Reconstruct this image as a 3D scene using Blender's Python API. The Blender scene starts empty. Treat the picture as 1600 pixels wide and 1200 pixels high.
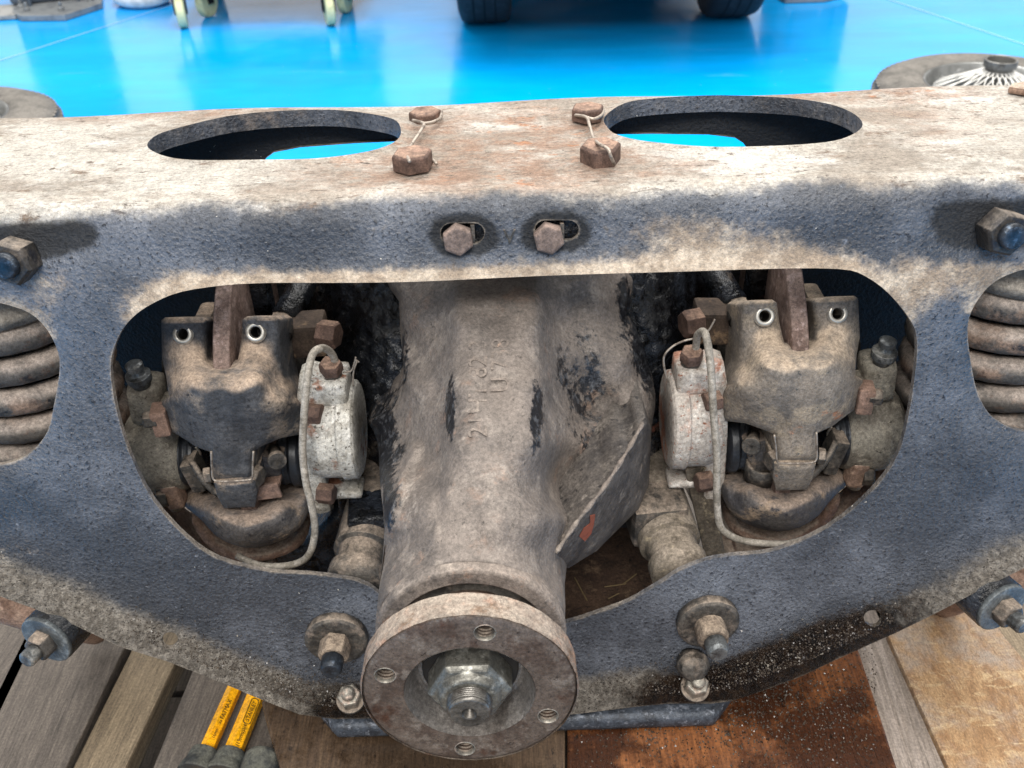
import bpy, bmesh, math, random
import numpy as np
from math import radians, sin, cos, pi, sqrt
from mathutils import Vector, Matrix, geometry
random.seed(7); rng = np.random.default_rng(7)
sc = bpy.context.scene
COL = sc.collection
# ------------------------------------------------------------------ camera
FPX = 1500.0
CAM = Vector((0, 0, 0.86))
ROT = Matrix.Rotation(radians(55), 3, 'X') @ Matrix.Rotation(radians(-1.8), 3, 'Z')
cd = bpy.data.cameras.new('camera'); cam = bpy.data.objects.new('camera', cd); COL.objects.link(cam)
cam.matrix_world = Matrix.Translation(CAM) @ ROT.to_4x4()
cd.sensor_width = 36; cd.lens = FPX * 36 / 1600; cd.clip_start = 0.02; cd.clip_end = 200
cd.dof.use_dof = True; cd.dof.focus_distance = 0.60; cd.dof.aperture_fstop = 16
sc.camera = cam
# ------------------------------------------------------------------ world and lamps
w = bpy.data.worlds.new('World'); sc.world = w; w.use_nodes = True
bg = w.node_tree.nodes['Background']; bg.inputs[0].default_value = (1.0, 0.985, 0.97, 1); bg.inputs[1].default_value = 0.6
def area(name, loc, target, sx, sy, power, col=(1, 0.97, 0.93)):
    l = bpy.data.lights.new(name, 'AREA'); l.shape = 'RECTANGLE'; l.size = sx; l.size_y = sy; l.energy = power; l.color = col
    o = bpy.data.objects.new(name, l); COL.objects.link(o); o.location = loc
    o.rotation_euler = (Vector(target) - Vector(loc)).to_track_quat('-Z', 'Y').to_euler(); return o
area('front_fill_lamp', (0.5, 0.45, 3.3), (0.05, 0.5, 0.4), 2.0, 1.0, 40)
area('front_fill_lamp', (-0.3, -1.9, 3.3), (0, 0.4, 0.4), 2.0, 1.0, 85)  # front fill from behind the camera, added to brighten the cage face
area('front_fill_lamp', (-1.2, 3.2, 3.8), (-1.2, 3.2, 0), 2.5, 2.5, 95)
area('front_fill_lamp', (1.6, 3.0, 3.8), (1.6, 3.0, 0), 2.5, 2.5, 95)
vs = sc.view_settings; vs.view_transform = 'Standard'; vs.look = 'None'; vs.exposure = 0.7; vs.gamma = 1; vs.use_curve_mapping = False

# ------------------------------------------------------------------ picture <-> place helpers
def ray(px, py): return ROT @ Vector(((px - 800) / FPX, -(py - 600) / FPX, -1))
def P(px, py, Y): d = ray(px, py); return CAM + d * (Y / d.y)
def onZ(px, py, z): d = ray(px, py); return CAM + d * ((z - CAM.z) / d.z)
LEAN = radians(10)
PN = Vector((0, -cos(LEAN), sin(LEAN))); PUP = Vector((0, sin(LEAN), cos(LEAN))); P0 = Vector((0, .4915, .516))
def pl(px, py, off=0.0):
    d = ray(px, py); t = (P0 + PN * off - CAM).dot(PN) / d.dot(PN); return CAM + d * t
_ROTN = np.array(ROT)
def Pn(px, py, Y):
    v = np.stack([(px - 800) / FPX, -(py - 600) / FPX, -np.ones_like(px)], 1) @ _ROTN.T
    return np.array(CAM) + v * (Y / v[:, 1])[:, None]

# ------------------------------------------------------------------ materials
def lin(h):
    c = [int(h[i:i + 2], 16) / 255 for i in (0, 2, 4)]
    return tuple(x / 12.92 if x <= .04045 else ((x + .055) / 1.055) ** 2.4 for x in c)
def rgb(c):
    if isinstance(c, str): c = lin(c)
    return (c[0], c[1], c[2], 1)
MATS = {}
class NB:
    def __init__(s, name):
        s.m = bpy.data.materials.new(name); s.m.use_nodes = True; s.t = s.m.node_tree; s.n = s.t.nodes; s.l = s.t.links
        s.b = s.n['Principled BSDF']; s.tc = s.n.new('ShaderNodeTexCoord')
    def link(s, a, b): s.l.new(a, b)
    def coord(s, stretch=None, off=(0, 0, 0), rot=(0, 0, 0)):
        if stretch is None and off == (0, 0, 0): return s.tc.outputs['Object']
        mp = s.n.new('ShaderNodeMapping'); s.link(s.tc.outputs['Object'], mp.inputs[0])
        mp.inputs['Scale'].default_value = stretch or (1, 1, 1); mp.inputs['Location'].default_value = off; mp.inputs['Rotation'].default_value = rot
        return mp.outputs[0]
    def noise(s, scale, detail=6, rough=.6, stretch=None, off=(0, 0, 0), dist=0):
        t = s.n.new('ShaderNodeTexNoise'); s.link(s.coord(stretch, off), t.inputs['Vector'])
        t.inputs['Scale'].default_value = scale; t.inputs['Detail'].default_value = detail; t.inputs['Roughness'].default_value = rough; t.inputs['Distortion'].default_value = dist
        return t.outputs['Fac']
    def voro(s, scale, stretch=None, feature='F1', out='Distance', rot=(0, 0, 0)):
        t = s.n.new('ShaderNodeTexVoronoi'); s.link(s.coord(stretch, (0, 0, 0), rot), t.inputs['Vector']); t.inputs['Scale'].default_value = scale; t.feature = feature
        return t.outputs[out]
    def rng(s, v, lo, hi, a=0., b=1.):
        t = s.n.new('ShaderNodeMapRange'); s.link(v, t.inputs[0]); t.interpolation_type = 'SMOOTHSTEP' if hi > lo else 'LINEAR'
        for i, x in enumerate((lo, hi, a, b)): t.inputs[i + 1].default_value = x
        return t.outputs[0]
    def math(s, op, a, b=None):
        t = s.n.new('ShaderNodeMath'); t.operation = op
        for i, x in enumerate((a, b)):
            if x is None: continue
            if isinstance(x, (int, float)): t.inputs[i].default_value = x
            else: s.link(x, t.inputs[i])
        return t.outputs[0]
    def mix(s, f, a, b):
        t = s.n.new('ShaderNodeMix'); t.data_type = 'RGBA'
        if isinstance(f, (int, float)): t.inputs[0].default_value = f
        else: s.link(f, t.inputs[0])
        for i, x in ((6, a), (7, b)):
            if isinstance(x, (tuple, str)): t.inputs[i].default_value = rgb(x)
            else: s.link(x, t.inputs[i])
        return t.outputs[2]
    def mixf(s, f, a, b):
        t = s.n.new('ShaderNodeMix'); t.data_type = 'FLOAT'; s.link(f, t.inputs[0])
        for i, x in ((2, a), (3, b)):
            if isinstance(x, (int, float)): t.inputs[i].default_value = x
            else: s.link(x, t.inputs[i])
        return t.outputs[0]
    def mul(s, col, v):
        t = s.n.new('ShaderNodeMix'); t.data_type = 'RGBA'; t.blend_type = 'MULTIPLY'; t.inputs[0].default_value = 1; s.link(col, t.inputs[6]); s.link(v, t.inputs[7]); return t.outputs[2]
    def micro(s, col, a=1.):
        """fine grain, pits and stains that break up every flat colour"""
        col = s.mul(col, s.rng(s.noise(430, 6, .7, None, (11, 3, 5)), .32, .68, 1 - .42 * a, 1 + .34 * a))
        col = s.mul(col, s.rng(s.noise(1300, 3, .6, None, (2, 13, 5)), .3, .7, 1 - .22 * a, 1 + .18 * a))
        col = s.mul(col, s.rng(s.noise(75, 8, .7, None, (6, 2, 15)), .3, .7, 1 - .25 * a, 1 + .18 * a))
        return s.mul(col, s.rng(s.noise(620, 4, .55, None, (8, 8, 8)), .66, .72, 1, 1 - .5 * a))
    def attr(s, name):
        t = s.n.new('ShaderNodeAttribute'); t.attribute_name = name; return t.outputs['Fac']
    def up(s):
        g = s.n.new('ShaderNodeNewGeometry'); x = s.n.new('ShaderNodeSeparateXYZ'); s.link(g.outputs['Normal'], x.inputs[0]); return x.outputs[2]
    def bump(s, h, strength, dist, prev=None):
        t = s.n.new('ShaderNodeBump'); s.link(h, t.inputs['Height']); t.inputs['Strength'].default_value = strength; t.inputs['Distance'].default_value = dist
        if prev is not None: s.link(prev, t.inputs['Normal'])
        return t.outputs[0]
def gm(name, base, layers=(), dust=None, rough=.6, metal=0., bumps=(), specks=None, spec=.4, mic=.8):
    """layered grime: layers = (colour, scale, lo, hi, roughness[, stretch]); dust = (colour, lo, hi, noise scale) settles on upward faces"""
    b = NB(name); col = b.mix(0., base, base); rg = None; ro = rough
    for i, L in enumerate(layers):
        c, scl, lo, hi, r = L[:5]; st = L[5] if len(L) > 5 else None
        f = b.rng(b.noise(scl, 8, .65, st, (i * 3.1, i * 1.7, i * 2.3)), lo, hi)
        col = b.mix(f, col, c); ro = b.mixf(f, ro, r)
    if dust:
        c, lo, hi, scl = dust
        f = b.math('MULTIPLY', b.rng(b.up(), lo, hi), b.rng(b.noise(scl, 8, .7, None, (9, 4, 2)), .3, .62))
        col = b.mix(f, col, c); ro = b.mixf(f, ro, .9)
    if specks:
        c, scl, thr = specks
        f = b.rng(b.noise(scl, 3, .6, None, (5, 5, 5)), thr, thr + .06)
        col = b.mix(f, col, c)
    if mic and bumps: col = b.micro(col, mic)
    b.link(col, b.b.inputs['Base Color'])
    if isinstance(ro, (int, float)): b.b.inputs['Roughness'].default_value = ro
    else: b.link(ro, b.b.inputs['Roughness'])
    b.b.inputs['Metallic'].default_value = metal; b.b.inputs['Specular IOR Level'].default_value = spec
    nrm = None
    for scl, st, dist in bumps: nrm = b.bump(b.noise(scl, 5, .6, None, (1, 2, 3)), st, dist, nrm)
    if nrm is not None: b.link(nrm, b.b.inputs['Normal'])
    MATS[name] = b.m; return b.m

RUST = '8a5a40'; TAN = 'b8a594'
M_bolt = gm('rusty_bolt', '54423a', [('665147', 120, .45, .6, .8), ('85675a', 60, .6, .72, .85), ('45342e', 200, .58, .68, .7)], ('8d7464', .7, .98, 150), .75, .1, [(400, .5, .001), (90, .4, .002)])
M_bolt2 = gm('brown_bolt', '695b54', [('7d6c63', 150, .45, .6, .8), ('5a4840', 90, .55, .7, .8)], None, .75, .2, [(500, .5, .0008)])
M_wire = gm('grey_wire', '9b9186', [('6f655c', 150, .5, .6, .6)], None, .5, .5)
M_steelworn = gm('worn_steel', '8f8a80', [('5f5a54', 60, .5, .65, .6), ('a8978a', 160, .5, .65, .55)], None, .45, .55, [(300, .3, .0008)])
M_nut = gm('grimy_nut', '524e49', [('393735', 120, .48, .6, .55), ('776c62', 70, .52, .66, .8)], ('9a8c7e', .4, .9, 120), .6, .35, [(350, .5, .001)])
M_darknut = gm('oily_dark_nut', '3a3734', [('26262a', 120, .5, .6, .4), ('57504a', 70, .52, .65, .6)], ('7a7066', .55, .95, 120), .42, .3, [(350, .5, .001)])
M_bluestud = gm('blue_black_stud', '2e343c', [('1c1f24', 90, .5, .62, .4), ('4d5865', 200, .55, .66, .4)], None, .38, .3, [(300, .4, .001)])
M_dustnut = gm('dust_caked_nut', '63574c', [('7a6b5d', 130, .48, .62, .9), ('3d332c', 90, .56, .66, .9)], ('988877', .3, .9, 160), .9, 0, [(260, 1., .002), (700, .6, .001)])
M_studend = gm('stud_end', '6c6f70', [('4b4b4a', 120, .5, .62, .5), ('95948f', 60, .55, .65, .5)], None, .45, .5, [(300, .3, .0006)])
M_cast = gm('grimy_cast_iron', '766c64', [('5f5853', 22, .45, .62, .8), ('877d74', 45, .5, .66, .85), ('5a544f', 160, .6, .68, .7), ('8f7564', 60, .6, .7, .85)], None, .8, 0, [(500, .35, .0012), (120, .4, .002), (1500, .25, .0005)], ('3d3631', 900, .69))
M_flange = gm('rusted_machined_flange', '685c53', [('54463d', 40, .46, .6, .6), ('7d736a', 75, .52, .64, .42), ('4a3226', 22, .56, .66, .5), ('94603f', 90, .7, .76, .8), ('3a302a', 300, .6, .68, .6)], None, .48, .35, [(250, .35, .0012), (900, .25, .0005)])
M_flrim = gm('flange_rim', '7b6d62', [('65503f', 60, .48, .6, .8), ('8f7362', 120, .52, .65, .85)], ('958a7e', .3, .9, 110), .75, .1, [(200, .7, .002), (700, .4, .001)])
M_nutgrey = gm('pinion_nut_steel', '6f6d66', [('55534d', 60, .48, .6, .5), ('94928a', 110, .55, .66, .4), ('4b463f', 200, .62, .7, .6)], None, .42, .5, [(400, .25, .0006)])
M_shaft = gm('machined_shaft', '6f6c67', [('4f4b46', 90, .46, .62, .4)], None, .34, .7, [(300, .2, .0004)])
M_cup = gm('machined_cup', '8d8781', [('6f6862', 50, .48, .62, .45), ('aba59e', 140, .55, .68, .4)], None, .42, .6, [(500, .2, .0006)])
M_ring = gm('seal_carrier', '5c5852', [('45413d', 60, .5, .62, .6), ('7a6f65', 100, .55, .66, .8)], ('8a7d71', .5, .95, 80), .65, .1, [(300, .4, .001)])
M_pink = gm('rusty_collar', '7d6558', [('66544b', 60, .48, .6, .8), ('94796b', 90, .52, .64, .85)], None, .8, 0, [(300, .4, .001)])
M_cal = gm('slate_caliper_casting', '4a4b4e', [('35373b', 30, .46, .6, .65), ('7a7066', 28, .5, .64, .85), ('2a2b2f', 260, .56, .64, .7)], ('a89583', .12, .6, 45), .72, 0, [(260, .55, .0015), (80, .35, .002), (900, .3, .0006)])
M_cal2 = gm('tan_caliper_casting', '7e756b', [('6a645e', 35, .46, .6, .8), ('908474', 50, .5, .62, .85), ('a87658', 40, .66, .74, .9), ('50504f', 300, .6, .66, .8)], ('b3a18d', .3, .75, 55), .8, 0, [(260, .5, .0015), (80, .35, .002), (900, .3, .0006)])
M_lowcal = gm('dark_lower_casting', '565250', [('413f41', 40, .46, .6, .65), ('97836e', 30, .54, .68, .85), ('323236', 250, .56, .64, .6)], ('8b7b6e', .35, .8, 60), .7, 0, [(240, .6, .002), (80, .4, .002)])
M_silver = gm('peeling_silver_cylinder', 'b9b6ae', [('9c978d', 60, .48, .62, .6), ('d0cdc6', 110, .52, .66, .55), ('8a5e48', 38, .58, .68, .9), ('5b554d', 320, .57, .64, .7)], None, .6, .12, [(420, .45, .001), (120, .4, .0015)])
M_silver2 = gm('rusty_silver_cylinder', 'aea69d', [('b3765a', 26, .5, .64, .9), ('d0cbc3', 60, .54, .66, .6), ('8a5a45', 300, .58, .66, .9)], None, .65, .08, [(420, .45, .001), (120, .4, .0015)])
M_outer = gm('dirty_outer_cylinder', '8d877b', [('6d665c', 50, .46, .6, .7), ('a39b8c', 90, .54, .66, .7), ('504a43', 380, .6, .66, .8)], None, .7, .08, [(420, .45, .001), (120, .4, .0015)])
M_rubber = gm('black_rubber_boot', '26282c', [('3c4047', 60, .5, .65, .5)], None, .42, 0, [(300, .3, .001)])
M_pipe = gm('dull_brake_pipe', '9c958a', [('7f786d', 60, .48, .62, .7), ('b2aa9e', 130, .55, .66, .6)], None, .62, .15, [(500, .3, .0006)])
M_disc = gm('rusty_brake_disc', '7a6860', [('64524b', 70, .46, .6, .7), ('92807a', 150, .52, .64, .75)], None, .7, .25, [(400, .4, .0008)])
M_lugsteel = gm('bare_thread_steel', 'b9b5ac', [('8f8a82', 120, .5, .62, .4)], None, .35, .6)
M_hole = gm('dark_thread', '2a2724', [], None, .5, .3)
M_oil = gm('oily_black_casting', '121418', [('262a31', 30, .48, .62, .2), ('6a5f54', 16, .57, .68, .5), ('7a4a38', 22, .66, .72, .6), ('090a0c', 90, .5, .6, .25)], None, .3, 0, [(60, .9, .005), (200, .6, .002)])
M_brnbrk = gm('brown_bracket', '4d4036', [('3a2f28', 50, .46, .6, .8), ('7c6751', 80, .54, .66, .85)], None, .8, 0, [(300, .5, .001)])
M_beige = gm('dusty_beige_arm', '685f53', [('50483e', 45, .46, .6, .9), ('8c806c', 110, .54, .66, .9)], ('94887a', .2, .8, 90), .85, 0, [(300, .6, .0015)])
M_brown = gm('earthy_arm', '8d7464', [('765d4f', 40, .46, .6, .9), ('a58c7a', 70, .54, .66, .9)], ('a8998a', .4, .9, 60), .85, 0, [(200, .6, .002), (600, .4, .001)])
M_spring = gm('flaking_spring', '4a4744', [('776457', 30, .5, .6, .85), ('51423a', 120, .54, .64, .8), ('1c1e22', 60, .55, .64, .5)], ('9c9086', .1, .75, 40), .65, 0, [(220, .6, .0015)])
M_seat = gm('spring_seat', '7d776e', [('68625a', 60, .46, .6, .8)], ('9b948a', .2, .9, 60), .8, 0, [(300, .4, .001)])
M_tie = gm('blue_grey_tie_plate', '3d434c', [('2a2e35', 60, .48, .6, .45), ('6b7079', 180, .54, .64, .4), ('6a5a4b', 40, .6, .7, .8)], None, .42, .1, [(180, .6, .002), (600, .4, .001)])
M_dirt = gm('caked_dirt', '4d3a2d', [('3a2a20', 30, .46, .6, .9), ('63503f', 70, .54, .66, .95), ('241a14', 200, .58, .66, .7)], None, .85, 0, [(150, 1., .003), (500, .6, .0015)])
M_grit = gm('oily_grit', '4a423a', [('2a221c', 200, .45, .6, .25), ('8a8378', 120, .58, .68, .25)], None, .2, 0)  # oily grit, part of it lightened to paint glints
M_rib = gm('dark_rib_casting', '58524d', [('403c3a', 34, .45, .6, .6), ('716a63', 70, .54, .66, .7), ('2c2a2a', 140, .58, .66, .45), ('86796c', 26, .6, .7, .8)], None, .62, 0, [(400, .5, .0015), (110, .6, .003)])
M_orange = gm('bare_primer_patch', '94503a', [('7d4232', 90, .5, .62, .8)], None, .8)

def castd():
    b = NB('painted_cast_housing'); nz = b.noise(40, 9, .7, None, (3, 3, 1)); nf = b.noise(220, 6, .7, None, (1, 5, 1)); mixn = b.rng(b.math('ADD', b.math('MULTIPLY', nz, .6), b.math('MULTIPLY', nf, .4)), .3, .7, .05, .95)
    col = b.mix(b.rng(b.noise(22, 8, .65), .4, .62), '706760', '5c5550'); col = b.mix(b.rng(b.noise(60, 8, .65, None, (2, 7, 1)), .5, .66), col, '7f766e'); col = b.mix(b.rng(b.noise(35, 8, .7, None, (9, 7, 1)), .56, .7), col, '7f6b5e')
    col = b.mix(b.rng(b.noise(260, 5, .7, None, (4, 1, 1)), .6, .68), col, '4a443f')
    pa = b.attr('pale'); f = b.math('MULTIPLY', b.rng(b.math('ADD', pa, mixn), .75, 1.15), b.rng(pa, .02, .2)); col = b.mix(b.math('MULTIPLY', f, .8), col, '8c847c')
    bl = b.attr('black'); f = b.math('MULTIPLY', b.rng(b.math('ADD', bl, mixn), .72, 1.0), b.rng(bl, .02, .2)); bc = b.mix(b.rng(b.noise(180, 6, .7, None, (8, 8, 2)), .5, .62), '1b1c20', '4a4c50'); col = b.mix(f, col, bc)
    ro = b.mixf(f, .72, .28)
    col = b.micro(col, .7)
    b.link(col, b.b.inputs['Base Color']); b.link(ro, b.b.inputs['Roughness'])
    n = b.bump(b.noise(480, 5, .6), .4, .0015); n = b.bump(b.noise(110, 5, .6, None, (2, 2, 2)), .5, .0025, n); n = b.bump(b.noise(1500, 3, .6), .25, .0005, n); b.link(n, b.b.inputs['Normal']); return b.m
M_castd = castd()
# the pressed steel cage: paint, chalky top, dust, oily lower edge, driven by masks stored on the mesh
def cage_mat():
    b = NB('cage_paint')
    base = b.mix(b.rng(b.noise(9, 8, .65), .38, .66), '3a3d43', '5e626a')
    base = b.mix(b.rng(b.noise(420, 4, .6), .56, .68), base, '22242a')
    base = b.mix(b.rng(b.noise(260, 4, .6, None, (2, 2, 2)), .64, .74), base, '6a6e76')
    base = b.mix(b.rng(b.noise(16, 8, .7, None, (4, 1, 6)), .66, .78), base, '6c6762')
    ro = b.rng(b.noise(40), .35, .7, .24, .42)
    nz = b.noise(26, 9, .72, None, (3, 8, 1)); nf = b.noise(150, 6, .7, None, (1, 3, 1))
    # dust lying on dents, rims and ledges
    du = b.attr('dust'); f = b.rng(b.math('ADD', b.math('MULTIPLY', du, 1.15), b.math('ADD', b.math('MULTIPLY', nz, .5), b.math('MULTIPLY', nf, .75))), .92, 1.32)
    f = b.math('MULTIPLY', f, b.rng(du, .02, .2))
    dcol = b.mix(b.rng(b.noise(60, 6, .6, None, (7, 7, 1)), .4, .62), '8f8070', 'b3a594')
    col = b.mix(f, base, dcol); ro = b.mixf(f, ro, .9)
    # chalky corrosion of the flat top
    tp = b.attr('top'); f = b.rng(b.math('ADD', b.math('MULTIPLY', tp, 1.0), b.math('ADD', b.math('MULTIPLY', nz, .6), b.math('MULTIPLY', nf, .5))), .82, 1.2)
    f = b.math('MULTIPLY', f, b.rng(tp, .02, .15))
    st = (.8, 1.5, 1)
    tc = b.mix(b.rng(b.noise(14, 9, .7, st, (5, 2, 0)), .40, .58), '968d82', 'bab5ac')
    tc = b.mix(b.rng(b.noise(10, 9, .75, st, (1, 6, 0)), .54, .68), tc, 'd2cfc9')
    tc = b.mix(b.rng(b.noise(34, 9, .75, st, (8, 1, 0)), .57, .66), tc, '7a6a5c')
    tc = b.mix(b.math('MULTIPLY', b.rng(b.attr('warm'), .05, .8), b.rng(b.noise(40, 9, .75, st, (2, 9, 4)), .36, .62)), tc, '937a69')
    tc = b.mix(b.math('MULTIPLY', b.rng(b.attr('warm'), .1, .9), b.rng(b.noise(55, 9, .7, st, (6, 9, 4)), .58, .66)), tc, 'a67a5e')
    tc = b.mix(b.rng(b.noise(90, 9, .75, st, (3, 3, 9)), .59, .66), tc, '6b6056')
    tc = b.mix(b.rng(b.noise(130, 9, .8, (.5, 2.5, 1), (3, 9, 9), 1.), .57, .62), tc, '5a5048')
    col = b.mix(f, col, tc); ro = b.mixf(f, ro, .93)
    # oily grime on the lower lip
    gr = b.attr('grime'); f = b.rng(b.math('ADD', gr, b.math('ADD', b.math('MULTIPLY', nz, .5), b.math('MULTIPLY', nf, .4))), .72, 1.1); f = b.math('MULTIPLY', f, b.rng(gr, .02, .2))
    gc = b.mix(b.rng(b.noise(220, 6, .7, None, (4, 4, 4)), .42, .6), '6e675e', '948d83')
    gc = b.mix(b.rng(b.noise(500, 4, .6), .58, .66), gc, '3a342e')
    col = b.mix(f, col, gc); ro = b.mixf(f, ro, .8)
    oi = b.attr('oil'); f = b.rng(b.math('ADD', oi, b.math('ADD', b.math('MULTIPLY', nz, .6), b.math('MULTIPLY', nf, .5))), .85, 1.15); f = b.math('MULTIPLY', f, b.rng(oi, .02, .2))
    oc = b.mix(b.rng(b.noise(120, 6, .7, None, (4, 9, 4)), .42, .6), '17110d', '33261b')
    col = b.mix(f, col, oc); ro = b.mixf(f, ro, .16)
    # black slot surrounds and pads; rear wall's shade painted black; worn bare edges
    f = b.rng(b.math('ADD', b.attr('black'), b.math('ADD', b.math('MULTIPLY', nz, .7), b.math('MULTIPLY', nf, .5))), .95, 1.3); col = b.mix(b.math('MULTIPLY', f, .9), col, '131416'); ro = b.mixf(f, ro, .7)
    f = b.rng(b.math('ADD', b.attr('rim'), b.math('MULTIPLY', nz, .6)), .74, 1.0); col = b.mix(f, col, '9c9184')
    sp = b.rng(b.noise(330, 2, .5, None, (6, 6, 6)), .775, .80); col = b.mix(sp, col, 'c9c2b6')
    col = b.micro(col, .6)
    b.link(col, b.b.inputs['Base Color']); b.link(ro, b.b.inputs['Roughness']); b.b.inputs['Specular IOR Level'].default_value = .4
    n = b.bump(b.noise(420, 4, .55), .75, .0022); n = b.bump(b.noise(60, 4, .6), .25, .003, n); n = b.bump(b.math('MULTIPLY', tp, b.noise(120, 9, .8, (.7, 1.8, 1), (3, 9, 9), 1.)), .8, .004, n); n = b.bump(b.noise(800, 3, .6), .35, .0008, n)
    n = b.bump(b.math('MULTIPLY', b.math('ADD', gr, oi), b.noise(420, 5, .7)), .9, .004, n)
    b.link(n, b.b.inputs['Normal']); return b.m
M_cage = cage_mat()

def wood_mat(name, c1, c2, c3, rough=.75, wet=None):
    b = NB(name); st = (26, 1.2, 26)
    g = b.noise(4, 8, .65, st, (random.random() * 9, 0, 0), 1.2); g2 = b.noise(18, 5, .7, (30, .8, 30))
    col = b.mix(b.rng(g, .35, .65), c1, c2); col = b.mix(b.rng(g2, .54, .7), col, c3)
    col = b.mix(b.rng(b.noise(7, 8, .7), .52, .72), col, c3)
    ro = rough
    if wet:
        f = b.rng(b.noise(11, 9, .7, None, (3, 3, 3)), .42, .55); col = b.mix(f, col, wet); ro = b.mixf(f, rough, .22)
        f = b.rng(b.noise(120, 9, .75, (1, .6, 1), (1, 8, 3)), .56, .66); col = b.mix(f, col, '1a120d')
    col = b.mul(col, b.rng(b.noise(60, 8, .75, (9, .7, 9), (3, 1, 2)), .32, .68, .62, 1.25)); col = b.mul(col, b.rng(b.noise(500, 4, .6), .3, .7, .75, 1.18))
    b.link(col, b.b.inputs['Base Color'])
    if isinstance(ro, float): b.b.inputs['Roughness'].default_value = ro
    else: b.link(ro, b.b.inputs['Roughness'])
    n = b.bump(g2, .35, .0015); n = b.bump(b.noise(300, 4, .6), .25, .001, n); b.link(n, b.b.inputs['Normal']); MATS[name] = b.m; return b.m
M_wgrey = wood_mat('weathered_board', '544d47', '655d55', '3b3631')
M_wlight = wood_mat('pale_board', '84755f', '6c5f4d', '4e4335')
M_wslat = wood_mat('grey_slat', '978c83', '80756b', '655c54')
M_woily = wood_mat('oil_soaked_ply', '84532e', '6a3f22', '4a2b18', .4, '3a2113')
M_wdark = wood_mat('stained_block', '5c4a38', '4a3a2c', '32271d', .5, '3d3024')
M_wrough = wood_mat('stringer_wood', '6b6055', '574d43', '3d352d')
def osb():
    b = NB('osb')
    v1 = b.voro(26, (1, .45, 1), 'F1', 'Color', (0, 0, .5)); s1 = b.n.new('ShaderNodeSeparateXYZ'); b.link(v1, s1.inputs[0])
    gg = b.noise(10, 9, .72, (3.2, 1.1, 1), (1, 1, 0), 2.2); gh = b.noise(26, 8, .7, (1.3, 3, 1), (5, 1, 0), 1.5)
    col = b.mix(b.rng(gg, .38, .62), 'a48561', '876646'); col = b.mix(b.rng(gh, .5, .66), col, 'b79d78'); col = b.mix(b.rng(b.noise(9, 8, .7, None, (2, 2, 2)), .48, .66), col, '978a7d')
    col = b.mix(b.math('MULTIPLY', b.rng(s1.outputs[1], .6, .9), .35), col, '8a6844'); col = b.mix(b.rng(b.noise(60, 9, .75, (2.5, .8, 1), (7, 2, 2), 1.), .58, .68), col, '6d5138')
    col = b.mul(col, b.rng(b.noise(200, 8, .75, (4, 1, 1), (3, 1, 2), .8), .32, .68, .65, 1.25)); col = b.mul(col, b.rng(b.noise(600, 4, .6), .3, .7, .8, 1.15))
    b.link(col, b.b.inputs['Base Color']); b.b.inputs['Roughness'].default_value = .75
    n = b.bump(gg, .5, .002); n = b.bump(b.noise(120, 5, .7, (1, .3, 1)), .5, .0015, n); b.link(n, b.b.inputs['Normal']); return b.m
M_osb = osb()
def floor_mat():
    b = NB('blue_epoxy'); col = b.mix(b.rng(b.noise(1.2, 6, .6), .35, .65), (.0, .31, .80), (.0, .355, .86))
    col = b.mul(col, b.rng(b.noise(2.2, 8, .7, (.6, 3, 1), (4, 4, 4)), .3, .7, .86, 1.1)); col = b.mix(b.rng(b.noise(90, 2, .5), .77, .8), col, (.4, .55, .7)); col = b.mix(b.math('MULTIPLY', b.rng(b.noise(5, 9, .75, (.5, 2, 1), (7, 7, 7)), .60, .74), .22), col, (.30, .45, .55))
    b.link(col, b.b.inputs['Base Color']); b.link(b.rng(b.noise(4, 8, .7), .3, .7, .10, .26), b.b.inputs['Roughness']); b.b.inputs['IOR'].default_value = 1.5
    b.link(b.bump(b.noise(14, 3, .5), .04, .01), b.b.inputs['Normal']); return b.m
M_floor = floor_mat()
M_tyre = gm('grey_tyre', '55534f', [('474542', 20, .45, .62, .8), ('66635e', 40, .52, .66, .85)], ('74706a', .3, .95, 14), .8, 0, [(200, .3, .002)])
M_tyred = gm('dark_tyre', '26282c', [('34373c', 30, .5, .65, .7)], None, .7, 0)
M_chrome = gm('chrome_rim', '8f908e', [('6f706e', 14, .45, .65, .4), ('c0c0be', 30, .55, .66, .3)], None, .28, .85)
M_spoke = gm('plated_spoke', 'e2e0da', [], None, .35, .2)
M_hub = gm('dull_hub', '7d7c78', [('5b5a57', 30, .48, .62, .5)], None, .4, .6)
M_steelgrey = gm('lift_paint', '3c4754', [('4c5866', 6, .45, .65, .5)], None, .5, 0)
M_wash = gm('dull_washer', '5b6062', [('494d4f', 60, .46, .6, .6), ('73787a', 130, .52, .66, .55)], None, .55, .1, [(300, .4, .001)])
M_plate = gm('galvanised_plate', '8b8e8f', [('74777a', 30, .45, .65, .5)], None, .5, .4)
M_castor = gm('cream_castor', 'c9cba0', [('b0b189', 40, .5, .65, .6)], None, .5, 0)
M_redcart = gm('red_cart_paint', '7a2320', [], None, .4, 0)
M_greycart = gm('grey_cart_panel', '5d6068', [('4a4d54', 4, .45, .6, .5)], None, .45, 0)
M_carpaint = gm('dark_car_paint', '16161b', [], None, .25, 0)
M_carred = gm('red_lamp', 'b02c20', [], None, .3, 0)
M_under = gm('underbody', '0e0e10', [], None, .8, 0)
M_bag = gm('white_plastic', 'd6d8d6', [('b9bdbd', 30, .5, .65, .4)], None, .35, 0)
M_channel = gm('floor_channel', '9a9a98', [('82827f', 20, .45, .6, .6)], None, .6, .1)
M_yellow = gm('yellow_lacquer', 'f2ae14', [('e09a0c', 60, .5, .7, .45), ('a9832e', 400, .7, .76, .6)], None, .4, 0, [(300, .15, .0006)])
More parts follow.
